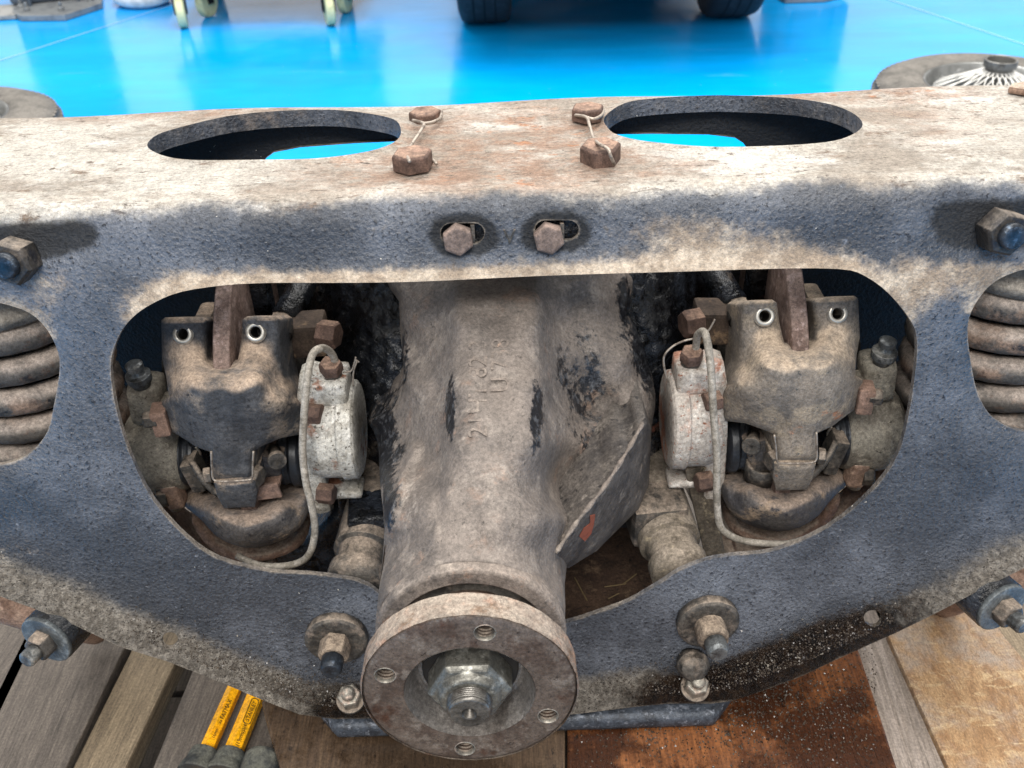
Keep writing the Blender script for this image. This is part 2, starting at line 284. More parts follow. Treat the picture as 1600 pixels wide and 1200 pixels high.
M_black = gm('black_rubber_guard', '25282a', [('3a3e3c', 60, .5, .65, .7)], ('57574f', .3, .9, 80), .65, 0, [(300, .4, .001)])
M_print = gm('black_print', '2a2416', [('5d4a1c', 500, .5, .6, .6)], None, .6, 0)
M_seam = gm('floor_seam', (.3, .58, .82), [], None, .4, 0)
M_straw = gm('straw', '6e5d40', [], None, .8, 0)

# ------------------------------------------------------------------ mesh helpers
def mk(name, verts, faces, mat, parent=None, smooth=True, label=None, bevel=0, local=False):
    me = bpy.data.meshes.new(name); me.from_pydata([tuple(v) for v in verts], [], [tuple(int(i) for i in f) for f in faces]); me.validate()
    if bevel:
        bm = bmesh.new(); bm.from_mesh(me); bmesh.ops.recalc_face_normals(bm, faces=bm.faces)
        bmesh.ops.bevel(bm, geom=list(bm.edges), offset=bevel, segments=2, profile=.6, affect='EDGES', clamp_overlap=True)
        bm.to_mesh(me); bm.free()
    me.materials.append(mat)
    if smooth: me.polygons.foreach_set('use_smooth', [True] * len(me.polygons))
    o = bpy.data.objects.new(name, me); COL.objects.link(o)
    if parent is not None:
        o.parent = parent
        if not local: o.matrix_parent_inverse = WORLD(parent).inverted()
    if label: o['label'] = label
    return o
def WORLD(o):
    m = Matrix.LocRotScale(o.location, o.rotation_euler, o.scale)
    return (WORLD(o.parent) @ o.matrix_parent_inverse @ m) if o.parent else m
def thing(name, loc, label, cat, group=None, rz=0, sc_=1.):
    o = bpy.data.objects.new(name, None); COL.objects.link(o); o.location = loc; o.rotation_euler = (0, 0, rz); o.scale = (sc_, sc_, sc_); o.empty_display_size = .05
    o['label'] = label; o['category'] = cat
    if group: o['group'] = group
    return o
def tagm(o, label, cat, group=None):
    o['label'] = label; o['category'] = cat
    if group: o['group'] = group
    return o
def struct(o): o['kind'] = 'structure'; return o
def basis(axis, ref=None):
    a = Vector(axis).normalized(); r = Vector(ref) if ref else (Vector((0, 0, 1)) if abs(a.z) < .9 else Vector((1, 0, 0)))
    u = (r - a * r.dot(a)).normalized(); return a, u, a.cross(u)
def lathe(prof, org, axis, n=32, phase=0., wob=0., cap=True):
    a, u, v = basis(axis); org = Vector(org); V = []; Fc = []
    for t, r in prof:
        for k in range(n):
            th = phase + 2 * pi * k / n; rr = r * (1 + (random.uniform(-wob, wob) if wob else 0))
            V.append(org + a * t + (u * cos(th) + v * sin(th)) * rr)
    m = len(prof)
    for i in range(m - 1):
        for k in range(n):
            k2 = (k + 1) % n; Fc.append((i * n + k, (i + 1) * n + k, (i + 1) * n + k2, i * n + k2))
    if cap:
        Fc.append(tuple(range(n))); Fc.append(tuple((m - 1) * n + k for k in reversed(range(n))))
    return V, Fc
def sharp(prof, e=.0006):
    """double the corners of a profile so that smooth shading keeps its edges"""
    out = []
    for i, (t, r) in enumerate(prof):
        out.append((t, r))
        if 0 < i < len(prof) - 1:
            for (t2, r2) in (prof[i + 1],):
                L = sqrt((t2 - t) ** 2 + (r2 - r) ** 2)
                if L > 3 * e: out.append((t + (t2 - t) * e / L, r + (r2 - r) * e / L))
        if i + 1 < len(prof) - 1:
            t2, r2 = prof[i + 1]; L = sqrt((t2 - t) ** 2 + (r2 - r) ** 2)
            if L > 4 * e: out.append((t2 - (t2 - t) * e / L, r2 - (r2 - r) * e / L))
    return out
OPEN = {'nose_ring', 'oil_seal', 'pinion_flange', 'flange_rim', 'flange_boss', 'machined_cup', 'dust_shield', 'nut_collar', 'shaft_thread', 'bolt_hole', 'hole_rim', 'hole_thread', 'thread_insert', 'lug_hole', 'mount_hole'}
def turned(name, prof, org, axis, mat, parent, n=40, label=None, wob=0., phase=0.):
    V, Fc = lathe(sharp(prof), org, axis, n, phase, wob, name not in OPEN); return mk(name, V, Fc, mat, parent, True, label)
def hexa(name, org, axis, r, h, mat, parent, phase=0., base=0., n=6, label=None, bev=.0006):
    V, Fc = lathe([(base, r), (h * .86, r), (h, r * .87)], org, axis, n, phase); return mk(name, V, Fc, mat, parent, False, label, bevel=bev)
def merge(*vf):
    V = []; Fc = []
    for v, f in vf:
        o = len(V); V += [Vector(x) for x in v]; Fc += [tuple(i + o for i in q) for q in f]
    return V, Fc
def cr(pts, step=8, closed=False):
    pts = [Vector(p) for p in pts]; out = []; n = len(pts)
    for i in range(n if closed else n - 1):
        g = (lambda k: pts[k % n]) if closed else (lambda k: pts[min(max(k, 0), n - 1)])
        a, b, c, d = g(i - 1), g(i), g(i + 1), g(i + 2)
        for k in range(step):
            t = k / step
            out.append(.5 * (2 * b + (c - a) * t + (2 * a - 5 * b + 4 * c - d) * t * t + (3 * b - 3 * c + d - a) * t ** 3))
    if not closed: out.append(pts[-1])
    return out
def tube(pts, r, n=10, caps=True):
    V = []; Fc = []; m = len(pts); prev = None
    for i, p in enumerate(pts):
        d = (pts[min(i + 1, m - 1)] - pts[max(i - 1, 0)]).normalized()
        if prev is None: u = basis(d)[1]
        else: u = (prev - d * prev.dot(d)).normalized()
        prev = u; v = d.cross(u); rr = r[i] if isinstance(r, (list, tuple)) else r
        for k in range(n): V.append(p + (u * cos(2 * pi * k / n) + v * sin(2 * pi * k / n)) * rr)
    for i in range(m - 1):
        for k in range(n):
            k2 = (k + 1) % n; Fc.append((i * n + k, i * n + k2, (i + 1) * n + k2, (i + 1) * n + k))
    if caps: Fc.append(tuple(reversed(range(n)))); Fc.append(tuple((m - 1) * n + k for k in range(n)))
    return V, Fc
def boxv(c, s, R=None):
    c = Vector(c); R = R or Matrix.Identity(3); V = [c + R @ Vector((x * s[0] / 2, y * s[1] / 2, z * s[2] / 2)) for x in (-1, 1) for y in (-1, 1) for z in (-1, 1)]
    return V, [(0, 1, 3, 2), (4, 6, 7, 5), (0, 4, 5, 1), (2, 3, 7, 6), (0, 2, 6, 4), (1, 5, 7, 3)]
def prism(poly, z0, z1):
    n = len(poly); V = [Vector((p[0], p[1], z0)) for p in poly] + [Vector((p[0], p[1], z1)) for p in poly]
    return V, [tuple(range(n - 1, -1, -1)), tuple(range(n, 2 * n))] + [(i, (i + 1) % n, n + (i + 1) % n, n + i) for i in range(n)]
def smooth_poly(poly, step=4):
    return [(p.x, p.y) for p in cr([Vector((a, b, 0)) for a, b in poly], step, True)]
def resample(poly, d):
    out = []; n = len(poly)
    for i in range(n):
        a = np.array(poly[i]); b = np.array(poly[(i + 1) % n]); L = np.linalg.norm(b - a); k = max(1, int(round(L / d)))
        for j in range(k): out.append(tuple(a + (b - a) * j / k))
    return out
def inside(pts, poly):
    x, y = pts[:, 0], pts[:, 1]; r = np.zeros(len(pts), bool); n = len(poly)
    for i in range(n):
        x1, y1 = poly[i]; x2, y2 = poly[(i + 1) % n]
        if y1 == y2: continue
        c = ((y1 > y) != (y2 > y)) & (x < (x2 - x1) * (y - y1) / (y2 - y1) + x1); r ^= c
    return r
def pdist(pts, poly, closed=True):
    best = np.full(len(pts), 1e9); n = len(poly)
    for i in range(n if closed else n - 1):
        a = np.array(poly[i]); b = np.array(poly[(i + 1) % n]); ab = b - a; L = ab @ ab
        t = np.clip(((pts - a) @ ab) / max(L, 1e-12), 0, 1); best = np.minimum(best, np.hypot(*(pts - a - t[:, None] * ab).T))
    return best
def cdt(outer, holes, d):
    """fill a flat outline with holes by even triangles"""
    outer = resample(outer, d); holes = [resample(h, d * .8) for h in holes]
    o = np.array(outer); lo, hi = o.min(0), o.max(0); gx = np.arange(lo[0], hi[0], d); rows = []
    for j, y in enumerate(np.arange(lo[1], hi[1], d * .87)): rows.append(np.stack([gx + (d / 2 if j % 2 else 0), np.full_like(gx, y)], 1))
    g = np.concatenate(rows); k = inside(g, outer) & (pdist(g, outer) > d * .55)
    for h in holes: k &= ~inside(g, h) & (pdist(g, h) > d * .5)
    V = []; E = []
    for loop in [outer] + holes:
        s = len(V); V += [Vector(p) for p in loop]; E += [(s + i, s + (i + 1) % len(loop)) for i in range(len(loop))]
    V += [Vector(p) for p in g[k]]
    vo, eo, fo = geometry.delaunay_2d_cdt(V, E, [], 0, 1e-7)[:3]
    vo = np.array([tuple(v) for v in vo]); fo = np.array(fo); c = vo[fo].mean(1); k = inside(c, outer)
    for h in holes: k &= ~inside(c, h)
    return vo, fo[k], outer, holes
def edge_walls(V, Fc, offs):
    """close the open border of a sheet: each border vertex gets a copy pushed by offs[i]"""
    cnt = {}
    for f in Fc:
        for i in range(3):
            a, b = int(f[i]), int(f[(i + 1) % 3]); cnt[(a, b)] = 1
    bd = [(a, b) for (a, b) in cnt if (b, a) not in cnt]; m1 = {}; m2 = {}; V = [Vector(v) for v in V]; F2 = [tuple(int(i) for i in f) for f in Fc]
    src = []
    for a, b in bd:
        for q in (a, b):
            if q not in m1:
                m1[q] = len(V); V.append(V[q].copy()); src.append(q); m2[q] = len(V); V.append(V[q] + Vector(offs[q])); src.append(q)
        F2.append((m1[b], m1[a], m2[a], m2[b]))
    return V, F2, src
def tps(ctrl):
    c = np.array(ctrl, float); xy = c[:, :2] / 100.; n = len(c)
    def U(r2): return np.where(r2 > 1e-12, r2 * np.log(np.maximum(r2, 1e-12)), 0)
    K = U(((xy[:, None] - xy[None]) ** 2).sum(2)) + np.eye(n) * 1e-3; Pm = np.hstack([np.ones((n, 1)), xy]); A = np.zeros((n + 3, n + 3)); A[:n, :n] = K; A[:n, n:] = Pm; A[n:, :n] = Pm.T
    s = np.linalg.solve(A, np.concatenate([c[:, 2], np.zeros(3)]))
    def f(p):
        q = np.asarray(p, float) / 100.; return U(((q[:, None] - xy[None]) ** 2).sum(2)) @ s[:n] + s[n] + q @ s[n + 1:]
    return f
def relief(name, poly, depth, mat, parent, holes=(), d=7, back=.03, rnd=0, rdep=.006, label=None, noise=0., mirror=False, smoothed=0, backdir=(0, 1, 0), attrs=None):
    """a casting whose front is given by its outline and the distance of its surface"""
    if smoothed: poly = smooth_poly(poly, smoothed)
    v, f, po, ho = cdt(poly, [smooth_poly(h, 3) if len(h) < 9 else h for h in holes], d)
    Y = depth(v) if callable(depth) else np.full(len(v), float(depth))
    if rnd:
        q = np.clip(1 - pdist(v, po) / rnd, 0, 1); Y = Y + rdep * (1 - np.sqrt(np.clip(1 - q * q, 0, 1)))
    if noise: Y = Y + noise * (np.sin(v[:, 0] * .31 + 1.3 * np.sin(v[:, 1] * .17)) * np.sin(v[:, 1] * .23 + 2 * np.sin(v[:, 0] * .11))) 
    W = Pn(v[:, 0], v[:, 1], Y)
    V, F2, src_ = edge_walls(W, f, np.tile(np.array(backdir) * back, (len(W), 1)))
    F2 = [tuple(reversed(q)) for q in F2]
    if mirror: V = [Vector((-p.x, p.y, p.z)) for p in V]; F2 = [tuple(reversed(q)) for q in F2]
    o = mk(name, V, F2, mat, parent, True, label)
    for k, fn in (attrs or {}).items():
        a = fn(v); o.data.attributes.new(k, 'FLOAT', 'POINT').data.foreach_set('value', np.concatenate([a, a[np.array(src_)]]).astype(np.float32))
    return o
def textmesh(body, size, ext):
    cu = bpy.data.curves.new('t', 'FONT'); cu.body = body; cu.size = size; cu.extrude = ext; cu.align_x = 'CENTER'; cu.align_y = 'CENTER'; cu.resolution_u = 3
    o = bpy.data.objects.new('t', cu); COL.objects.link(o); dg = bpy.context.evaluated_depsgraph_get(); me = bpy.data.meshes.new_from_object(o.evaluated_get(dg))
    V = [v.co.copy() for v in me.vertices]; Fc = [tuple(p.vertices) for p in me.polygons]
    bpy.data.objects.remove(o); bpy.data.curves.remove(cu); bpy.data.meshes.remove(me); return V, Fc

# ------------------------------------------------------------------ setting: floor and pallet
fl = struct(mk('floor', [(-40, -20, 0), (40, -20, 0), (40, 60, 0), (-40, 60, 0)], [(0, 1, 2, 3)], M_floor, None, False))
def seam(a, b):
    a = onZ(*a, 0.0); b = onZ(*b, 0.0); d = (b - a).normalized(); a = a - d * 1.5; b = b + d * 3; s = Vector((-d.y, d.x, 0)) * .0025
    mk('joint_line', [p + Vector((0, 0, .0015)) for p in (a - s, b - s, b + s, a + s)], [(0, 1, 2, 3)], M_seam, fl, False)
seam((0, 95), (170, 40)); seam((1420, 10), (1600, 70))
def lead(e, z, y0, y1):
    """edge line through two picture points on height z, run from distance y0 to y1"""
    a = onZ(*e[0], z); b = onZ(*e[1], z); f = lambda y: (a.x + (b.x - a.x) * (y - a.y) / (b.y - a.y), y)
    return f(y0), f(y1)
def plank(name, l, r, z, y0, y1, th, mat, parent, label=None, ext=None):
    a0, a1 = lead(l, z, y0, y1); b0, b1 = lead(r, z, y0, y1)
    ang = math.atan2(a1[0] - a0[0], a1[1] - a0[1]); c = Vector(((a0[0] + b0[0]) / 2, y0, z))
    V, Fc = prism([a0, b0, b1, a1], z - th, z)
    R = Matrix.Rotation(ang, 4, 'Z'); o = mk(name, [R @ (v - c) for v in V], Fc, mat, None, False, label, bevel=.0025)
    o.location = c; o.rotation_euler = (0, 0, -ang)
    if parent: o.parent = parent; o.matrix_parent_inverse = WORLD(parent).inverted()
    return o
pal = thing('pallet', (0, .55, 0), 'weathered wooden pallet of spaced grey boards under the axle assembly', 'pallet')
DZ = .205
plank('board', ((-135, 1150), (-245, 1300)), ((32, 1020), (-22, 1130)), DZ - .004, -.3, 1.0, .022, M_wgrey, pal)
plank('board', ((42, 1020), (-10, 1130)), ((200, 1000), (105, 1195)), DZ, -.3, 1.0, .022, M_wgrey, pal)
plank('board', ((210, 1006), (113, 1200)), ((276, 1031), (196, 1200)), DZ - .005, -.3, 1.0, .022, M_wlight, pal)
plank('board', ((304, 1038), (238, 1200)), ((455, 1100), (415, 1200)), DZ, -.3, 1.0, .022, M_wgrey, pal)
plank('board', ((500, 1100), (470, 1200)), ((700, 1100), (690, 1200)), DZ - .003, -.3, 1.0, .022, M_wlight, pal)
plank('board', ((760, 1100), (755, 1200)), ((980, 1100), (990, 1200)), DZ - .002, -.3, 1.0, .022, M_wgrey, pal)
plank('board', ((1020, 1100), (1040, 1200)), ((1240, 1100), (1290, 1200)), DZ - .003, -.3, 1.0, .022, M_wgrey, pal)
plank('board', ((1337, 1006), (1396, 1200)), ((1392, 996), (1486, 1200)), DZ + .006, -.3, 1.0, .022, M_wslat, pal, 'pale grey slat beside the oil soaked plywood')
plank('board', ((1420, 1000), (1520, 1200)), ((1600, 980), (1760, 1200)), DZ - .02, -.3, 1.0, .022, M_wlight, pal)
for y in (-.25, .35, .94): mk('stringer', *boxv((0.02, y, .125), (1.15, .09, .105)), M_wrough, pal, False, bevel=.004)
for k in range(7): mk('bottom_board', *boxv((.02, -.22 + k * .193, .011), (1.15, .185, .02)), M_wrough, pal, False, bevel=.002)
for y in (-.25, .35, .94):
    for x in (-.45, .02, .5): mk('foot_block', *boxv((x, y, .0465), (.14, .088, .05)), M_wrough, pal, False, bevel=.004)
def sheet_board(name, px, z, th, mat, label, cat):
    c = sum((onZ(*q, z) for q in px), Vector()) / len(px); pts = [onZ(*q, z) - c for q in px]
    V, Fc = prism([(p.x, p.y) for p in pts][::-1], -th, 0); o = mk(name, V, Fc, mat, None, False, None, bevel=.002); o.location = c
    return tagm(o, label, cat)
sheet_board('plywood_board', [(886, 1092), (886, 1500), (1500, 1500), (1338, 1003), (1300, 985), (1210, 985), (1100, 1060)], .240, .03, M_woily, 'oil soaked reddish brown plywood under the right side of the flange', 'board')
sheet_board('wood_block', [(408, 1096), (422, 1150), (450, 1240), (500, 1500), (884, 1500), (883, 1080), (700, 1070), (440, 1070)], .238, .03, M_wdark, 'dark stained wood packing piece below the pinion flange', 'wood block')
sheet_board('chipboard_sheet', [(1386, 990), (1620, 1500), (2000, 1500), (1568, 992), (1516, 905), (1440, 905)], .217, .016, M_osb, 'tan chipboard sheet in the lower right corner', 'chipboard')

# ------------------------------------------------------------------ rear axle assembly
axle = thing('rear_axle_assembly', (0, .52, .24), 'greasy rear axle subframe with differential, inboard brakes and coil springs', 'axle assembly')
K = pl(795, 310); vK = (K - P0).dot(PUP); RB = .02; TH = pi / 2 - LEAN; TT = RB * math.tan(TH / 2); AL = RB * TH
ZT = K.z; YK = K.y; YR = .683; RR = .005; topL = (YR - YK) - TT - RR; S1 = AL; S2 = AL + topL; S3 = S2 + RR * pi / 2
def sF(p): return ((p - P0).dot(PUP) - vK + TT)
def F2(px, py): p = pl(px, py); return (p.x, sF(p))
def T2(px, py): p = onZ(px, py, ZT); return (p.x, S1 + p.y - YK - TT)
def B2(x, z): return (x, S3 + (ZT - RR - z))
low_px = [(0, 914), (60, 938), (122, 964), (192, 996), (266, 1020), (332, 1048), (402, 1076), (472, 1101), (525, 1108), (620, 1108), (740, 1108), (900, 1101), (1040, 1087), (1110, 1085), (1140, 1080), (1250, 1041), (1337, 1003), (1390, 978), (1500, 922), (1600, 873)]
low = [F2(*q) for q in low_px]
# the ends of the cage curve up outside the view
outer = [(-.42, low[0][1] + .03)] + low + [(.42, low[-1][1] + .03), (.42, S3), B2(.42, .5), B2(.36, .37), B2(.14, .262), B2(-.14, .262), B2(-.36, .37), B2(-.42, .5), (-.42, S3)]
open_px = [(173, 573), (182, 642), (203, 712), (238, 781), (290, 837), (342, 872), (420, 894), (480, 899), (528, 904), (576, 915), (640, 960), (740, 985), (830, 984), (892, 971), (935, 957), (980, 940), (1030, 910), (1063, 889), (1105, 875), (1147, 869), (1213, 862), (1292, 825), (1355, 775), (1397, 725), (1417, 671), (1430, 587), (1432, 533), (1422, 500), (1388, 458), (1347, 427), (1305, 416), (1188, 416), (1080, 418), (980, 421), (800, 429), (650, 434), (506, 437), (420, 438), (355, 441), (290, 450), (247, 467), (212, 491), (186, 525)]
open2 = smooth_poly([F2(*q) for q in open_px], 3)
spL = smooth_poly([F2(*q) for q in [(0, 480), (40, 494), (68, 520), (86, 556), (88, 590), (80, 640), (72, 676), (48, 708), (20, 724), (-20, 733), (-70, 730), (-115, 700), (-140, 640), (-145, 580), (-120, 520), (-70, 480), (-35, 474)]], 3)
spR = smooth_poly([F2(*q) for q in [(1600, 427), (1568, 439), (1543, 458), (1522, 490), (1516, 521), (1521, 567), (1531, 616), (1550, 651), (1575, 668), (1600, 676), (1640, 682), (1690, 660), (1720, 600), (1722, 530), (1700, 470), (1660, 430), (1630, 423)]], 3)
ovL = smooth_poly([T2(*q) for q in [(231, 231), (247, 245), (280, 255), (330, 258), (412, 256), (495, 252), (577, 240), (619, 226), (627, 210), (616, 193), (577, 182), (522, 176), (440, 179), (357, 187), (289, 201), (247, 214)]], 4)
ovR = smooth_poly([T2(*q) for q in [(945, 185), (975, 167), (1025, 159), (1125, 152), (1225, 156), (1290, 167), (1330, 182), (1347, 200), (1330, 215), (1290, 225), (1200, 231), (1100, 234), (1010, 227), (965, 215), (948, 200)]], 4)
def slot(x0, x1, yc, h):
    r = h / 2; pts = []
    for k in range(9): a = pi / 2 + pi * k / 8; pts.append((x0 + r + r * cos(a), yc - r * sin(a)))
    for k in range(9): a = -pi / 2 + pi * k / 8; pts.append((x1 - r + r * cos(a), yc - r * sin(a)))
    return [F2(*q) for q in pts]
slL = slot(688, 757, 366, 33); slR = slot(836, 905, 361, 32)
def rnd(px, py, r): c = F2(px, py); return [(c[0] + r * cos(2 * pi * k / 14), c[1] + r * sin(2 * pi * k / 14)) for k in range(14)]
hlL = rnd(267, 996, .0055); hlR = rnd(1362, 963, .006)
bk = smooth_poly([B2(-.180, .590), B2(-.15, .602), B2(0, .605), B2(.15, .602), B2(.180, .590), B2(.188, .572), B2(.18, .556), B2(.15, .55), B2(0, .548), B2(-.15, .55), B2(-.18, .556), B2(-.188, .572)], 3)
HO = [open2, spL, spR, ovL, ovR, slL, slR, hlL, hlR, bk]
v, f, po, ho = cdt(outer, HO, .0058)
u_, s_ = v[:, 0], v[:, 1]
d_open = pdist(v, ho[0]); d_sp = np.minimum(pdist(v, ho[1]), pdist(v, ho[2])); d_ov = np.minimum(pdist(v, ho[3]), pdist(v, ho[4])); d_low = pdist(v, low, False); d_slot = np.minimum(pdist(v, ho[5]), pdist(v, ho[6]))
def gau(px, py, rx, ry, top=False):
    c = T2(px, py) if top else F2(px, py); return np.exp(-((u_ - c[0]) / rx) ** 2 - ((s_ - c[1]) / ry) ** 2)
def box_soft(px0, px1, py0, py1, e):
    a = F2(px0, py1); b = F2(px1, py0); sg = lambda t: 1 / (1 + np.exp(-np.clip(t / e, -40, 40)))
    return sg(u_ - a[0]) * sg(b[0] - u_) * sg(s_ - a[1]) * sg(b[1] - s_)
front = (s_ < AL * .4)
padm = box_soft(-200, 150, 340, 414, .003) * (1 - .9 * gau(165, 425, .02, .016)) + box_soft(1444, 1800, 302, 398, .003) * (1 - .9 * gau(1430, 408, .02, .016))
beam_low = np.exp(-np.clip(d_open, 0, 1) / .007) * np.clip((s_ - F2(300, 520)[1]) / .03, 0, 1) * front
hgt = -.005 * np.clip(padm, 0, 1) + .006 * beam_low + .009 * np.exp(-(d_low / .012) ** 2) * front - .004 * np.exp(-d_sp / .008) + .0015 * np.sin(u_ * 40 + 1) * np.sin(s_ * 33) * front
hgt += -.0022 * np.exp(-(d_slot / .006) ** 2) + .0035 * gau(530, 975, .026, .02) + .0035 * gau(1100, 950, .026, .02)
hgt += np.where(s_ > S1, .0022 * np.exp(-d_ov / .006) * (s_ < S2) - .0012 * np.sin(u_ * 25) * np.sin(s_ * 55 + 1), 0)
def map3(u, s, h):
    X = np.zeros((len(u), 3)); X[:, 0] = u; Y = np.zeros_like(u); Z = np.zeros_like(u); NY = np.zeros_like(u); NZ = np.zeros_like(u)
    a = s <= 0; t = s - TT; Y[a] = K.y + PUP.y * t[a]; Z[a] = K.z + PUP.z * t[a]; NY[a] = PN.y; NZ[a] = PN.z
    a = (s > 0) & (s <= S1); cy = K.y - PUP.y * TT - PN.y * RB; cz = K.z - PUP.z * TT - PN.z * RB; th = s / RB
    ny = PN.y * np.cos(th) + PUP.y * np.sin(th); nz = PN.z * np.cos(th) + PUP.z * np.sin(th); Y[a] = cy + RB * ny[a]; Z[a] = cz + RB * nz[a]; NY[a] = ny[a]; NZ[a] = nz[a]
    a = (s > S1) & (s <= S2); Y[a] = K.y + TT + s[a] - S1; Z[a] = ZT; NZ[a] = 1
    a = (s > S2) & (s <= S3); th = (s - S2) / RR; Y[a] = YR - RR + RR * np.sin(th[a]); Z[a] = ZT - RR + RR * np.cos(th[a]); NY[a] = np.sin(th[a]); NZ[a] = np.cos(th[a])
    a = s > S3; Y[a] = YR; Z[a] = ZT - RR - (s[a] - S3); NY[a] = 1
    X[:, 1] = Y + NY * h; X[:, 2] = Z + NZ * h; return X, np.stack([np.zeros_like(u), NY, NZ], 1)
W3, N3 = map3(u_, s_, hgt)
lip = np.full(len(v), .0035); lip = np.where(d_ov < 1e-4, np.where(s_ > S1 + .055, .012, .003), lip); lip = np.where(d_open < 1e-4, .004, lip); lip = np.where(d_low < 1e-4, .004, lip)
# widen inwards along the open edge so that the pressed rim shows its thickness
V3, F3, src = edge_walls(W3, f, -N3 * lip[:, None])
cage = mk('subframe_cage', V3, F3, M_cage, axle, True, 'black painted pressed steel cage with a chalky white top')
def sig(x, e): return 1 / (1 + np.exp(-np.clip(x / e, -40, 40)))
wavy = .006 * np.sin(u_ * 31 + 2) + .005 * np.sin(u_ * 73 + 1)
m_top = np.clip(sig(s_ - (AL * .75 + .35 * wavy), .008), 0, 1) * (s_ < S2 + .006) + .35 * gau(60, 310, .06, .02) * (s_ < S1)
rear = s_ > S2 + .008
m_warm = gau(790, 210, .10, .05, True) + gau(790, 270, .13, .03, True) * .9 + gau(300, 178, .12, .018, True) * .7 + gau(1300, 150, .12, .018, True) * .8 + gau(1450, 190, .05, .05, True) * .5
m_dust = .9 * beam_low + .5 * np.exp(-d_sp / .010) * (s_ > F2(60, 540)[1]) * front + .34 * gau(95, 440, .03, .02) + .42 * gau(1500, 425, .035, .017) + .34 * gau(1090, 360, .04, .016) + .22 * gau(600, 350, .02, .01) + .22 * gau(1345, 865, .05, .02) + .28 * gau(1180, 395, .06, .012) + .4 * gau(280, 480, .03, .022) + .4 * gau(1420, 470, .02, .03) + .25 * gau(20, 860, .06, .03)
m_dust += .10 * np.exp(-((s_ + .004) / .01) ** 2) + .02 * front
m_dust = np.clip(m_dust - .5 * padm, 0, 1.2) * front
bandL = np.exp(-(d_low / .028) ** 2)
m_grime = np.clip(bandL * (.95 - .25 * (u_ > .1)), 0, 1) * front
m_oil = np.clip(np.exp(-(d_low / .03) ** 2) * (1.3 * np.exp(-((u_ - .18) / .10) ** 2) + .75 * np.exp(-((u_ + .13) / .04) ** 2)), 0, 1.25) * front
m_black = np.clip(.85 * np.exp(-(d_slot / .008) ** 2) + .95 * padm + .3 * gau(795, 374, .05, .010) + .35 * gau(120, 600, .04, .05) + 1.5 * rear, 0, 1.5)  # rear term paints the dark inside of the cage into its colour
m_rim = np.where((d_open < .0012) | (d_low < 1e-4) | (d_slot < 1e-4) | (d_sp < .0012), .55, 0.) * front
n0 = len(v)
for nm, arr in (('top', m_top), ('warm', m_warm), ('dust', m_dust), ('grime', m_grime), ('oil', m_oil), ('black', m_black), ('rim', m_rim)):
    at = cage.data.attributes.new(nm, 'FLOAT', 'POINT'); full = np.concatenate([arr, arr[np.array(src)]]).astype(np.float32)
    if nm == 'rim': full[n0:] = np.where((d_ov[np.array(src)] < 1e-3), .25, .55)
    if nm == 'top': full[n0:] *= .3
    at.data.foreach_set('value', full)
# corner brackets riding on the ends of the top
for s in (-1, 1):
    V, Fc = prism([(s * x, y) for x, y in ([(.352, .660), (.358, .668), (.43, .69), (.43, .60), (.366, .650)])][::s], ZT + .0008, ZT + .006)
    mk('end_bracket', V, Fc, M_brown, cage, False, bevel=.002)
# four rusty bolts with lock wire on the top
tb = {}
for key, (px, py), r, h, ph in (('lf', (646, 262), .0128, .0105, .35), ('lr', (665, 188), .0112, .007, .1), ('rf', (938, 252), .0128, .0115, .12), ('rr', (918, 186), .0115, .009, .3)):
    o = onZ(px, py, ZT + .0005); tb[key] = o; hexa('bolt_head', o, (random.uniform(-.03, .03), random.uniform(-.03, .03), 1), r, h, M_bolt, cage, ph)
def wirepx(name, pts, r=.0011):
    V, Fc = tube(cr([onZ(x, y, ZT + z) for x, y, z in pts], 6), r, 7); mk(name, V, Fc, M_wire, cage)
wirepx('lock_wire', [(645, 188, .006), (662, 193, .008), (657, 205, .008), (643, 226, .006), (636, 240, .008), (640, 252, .013)])
wirepx('lock_wire', [(662, 193, .008), (675, 191, .007), (688, 184, .006), (690, 172, .005)])
wirepx('lock_wire', [(668, 247, .004), (676, 250, .003), (682, 256, .003)])
wirepx('lock_wire', [(899, 180, .006), (916, 183, .008), (921, 195, .008), (927, 215, .007), (935, 224, .014), (950, 233, .0145), (954, 244, .012), (960, 257, .004)])
wirepx('lock_wire', [(916, 183, .008), (928, 186, .0075), (940, 180, .006), (943, 172, .005)])
# bolts in the two slots, with the wall of the bracket behind them
for px, py in ((716, 371), (857, 369)):
    o = pl(px, py, -.003); hexa('slot_bolt', o, PN, .0094, .009, M_bolt2, cage, random.random(), n=6, bev=.0016)
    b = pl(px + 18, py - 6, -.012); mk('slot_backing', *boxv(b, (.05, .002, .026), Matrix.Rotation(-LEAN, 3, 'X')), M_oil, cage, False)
    for dx in ((26,) if px < 800 else (24,)):
        mk('slot_washer', *boxv(pl(px + dx - 3, py - 5, -.006), (.0025, .006, .013), Matrix.Rotation(-LEAN, 3, 'X')), M_nut, cage, False, bevel=.0005)
V, Fc = textmesh('V', .012, .0006); R = Matrix((Vector((1, 0, 0)), PUP, PN)).transposed()
mk('stamped_mark', [pl(796, 371, .0006) + R @ q for q in V], Fc, M_nut, cage, False)
# upper mounting nuts in the pressed corner pads
for px, py, tx in ((33, 402, -.10), (1556, 357, .10)):
    o = pl(px, py, -.004); ax = (PN + Vector((tx, 0, 0))).normalized()
    nt = hexa('mount_nut', o, ax, .0138, .0145, M_darknut, cage, .25, .0)
    turned('mount_stud', [(0, .0078), (.0175, .0078), (.019, .0066), (.0192, 0)], o, ax, M_bluestud, cage, 24)
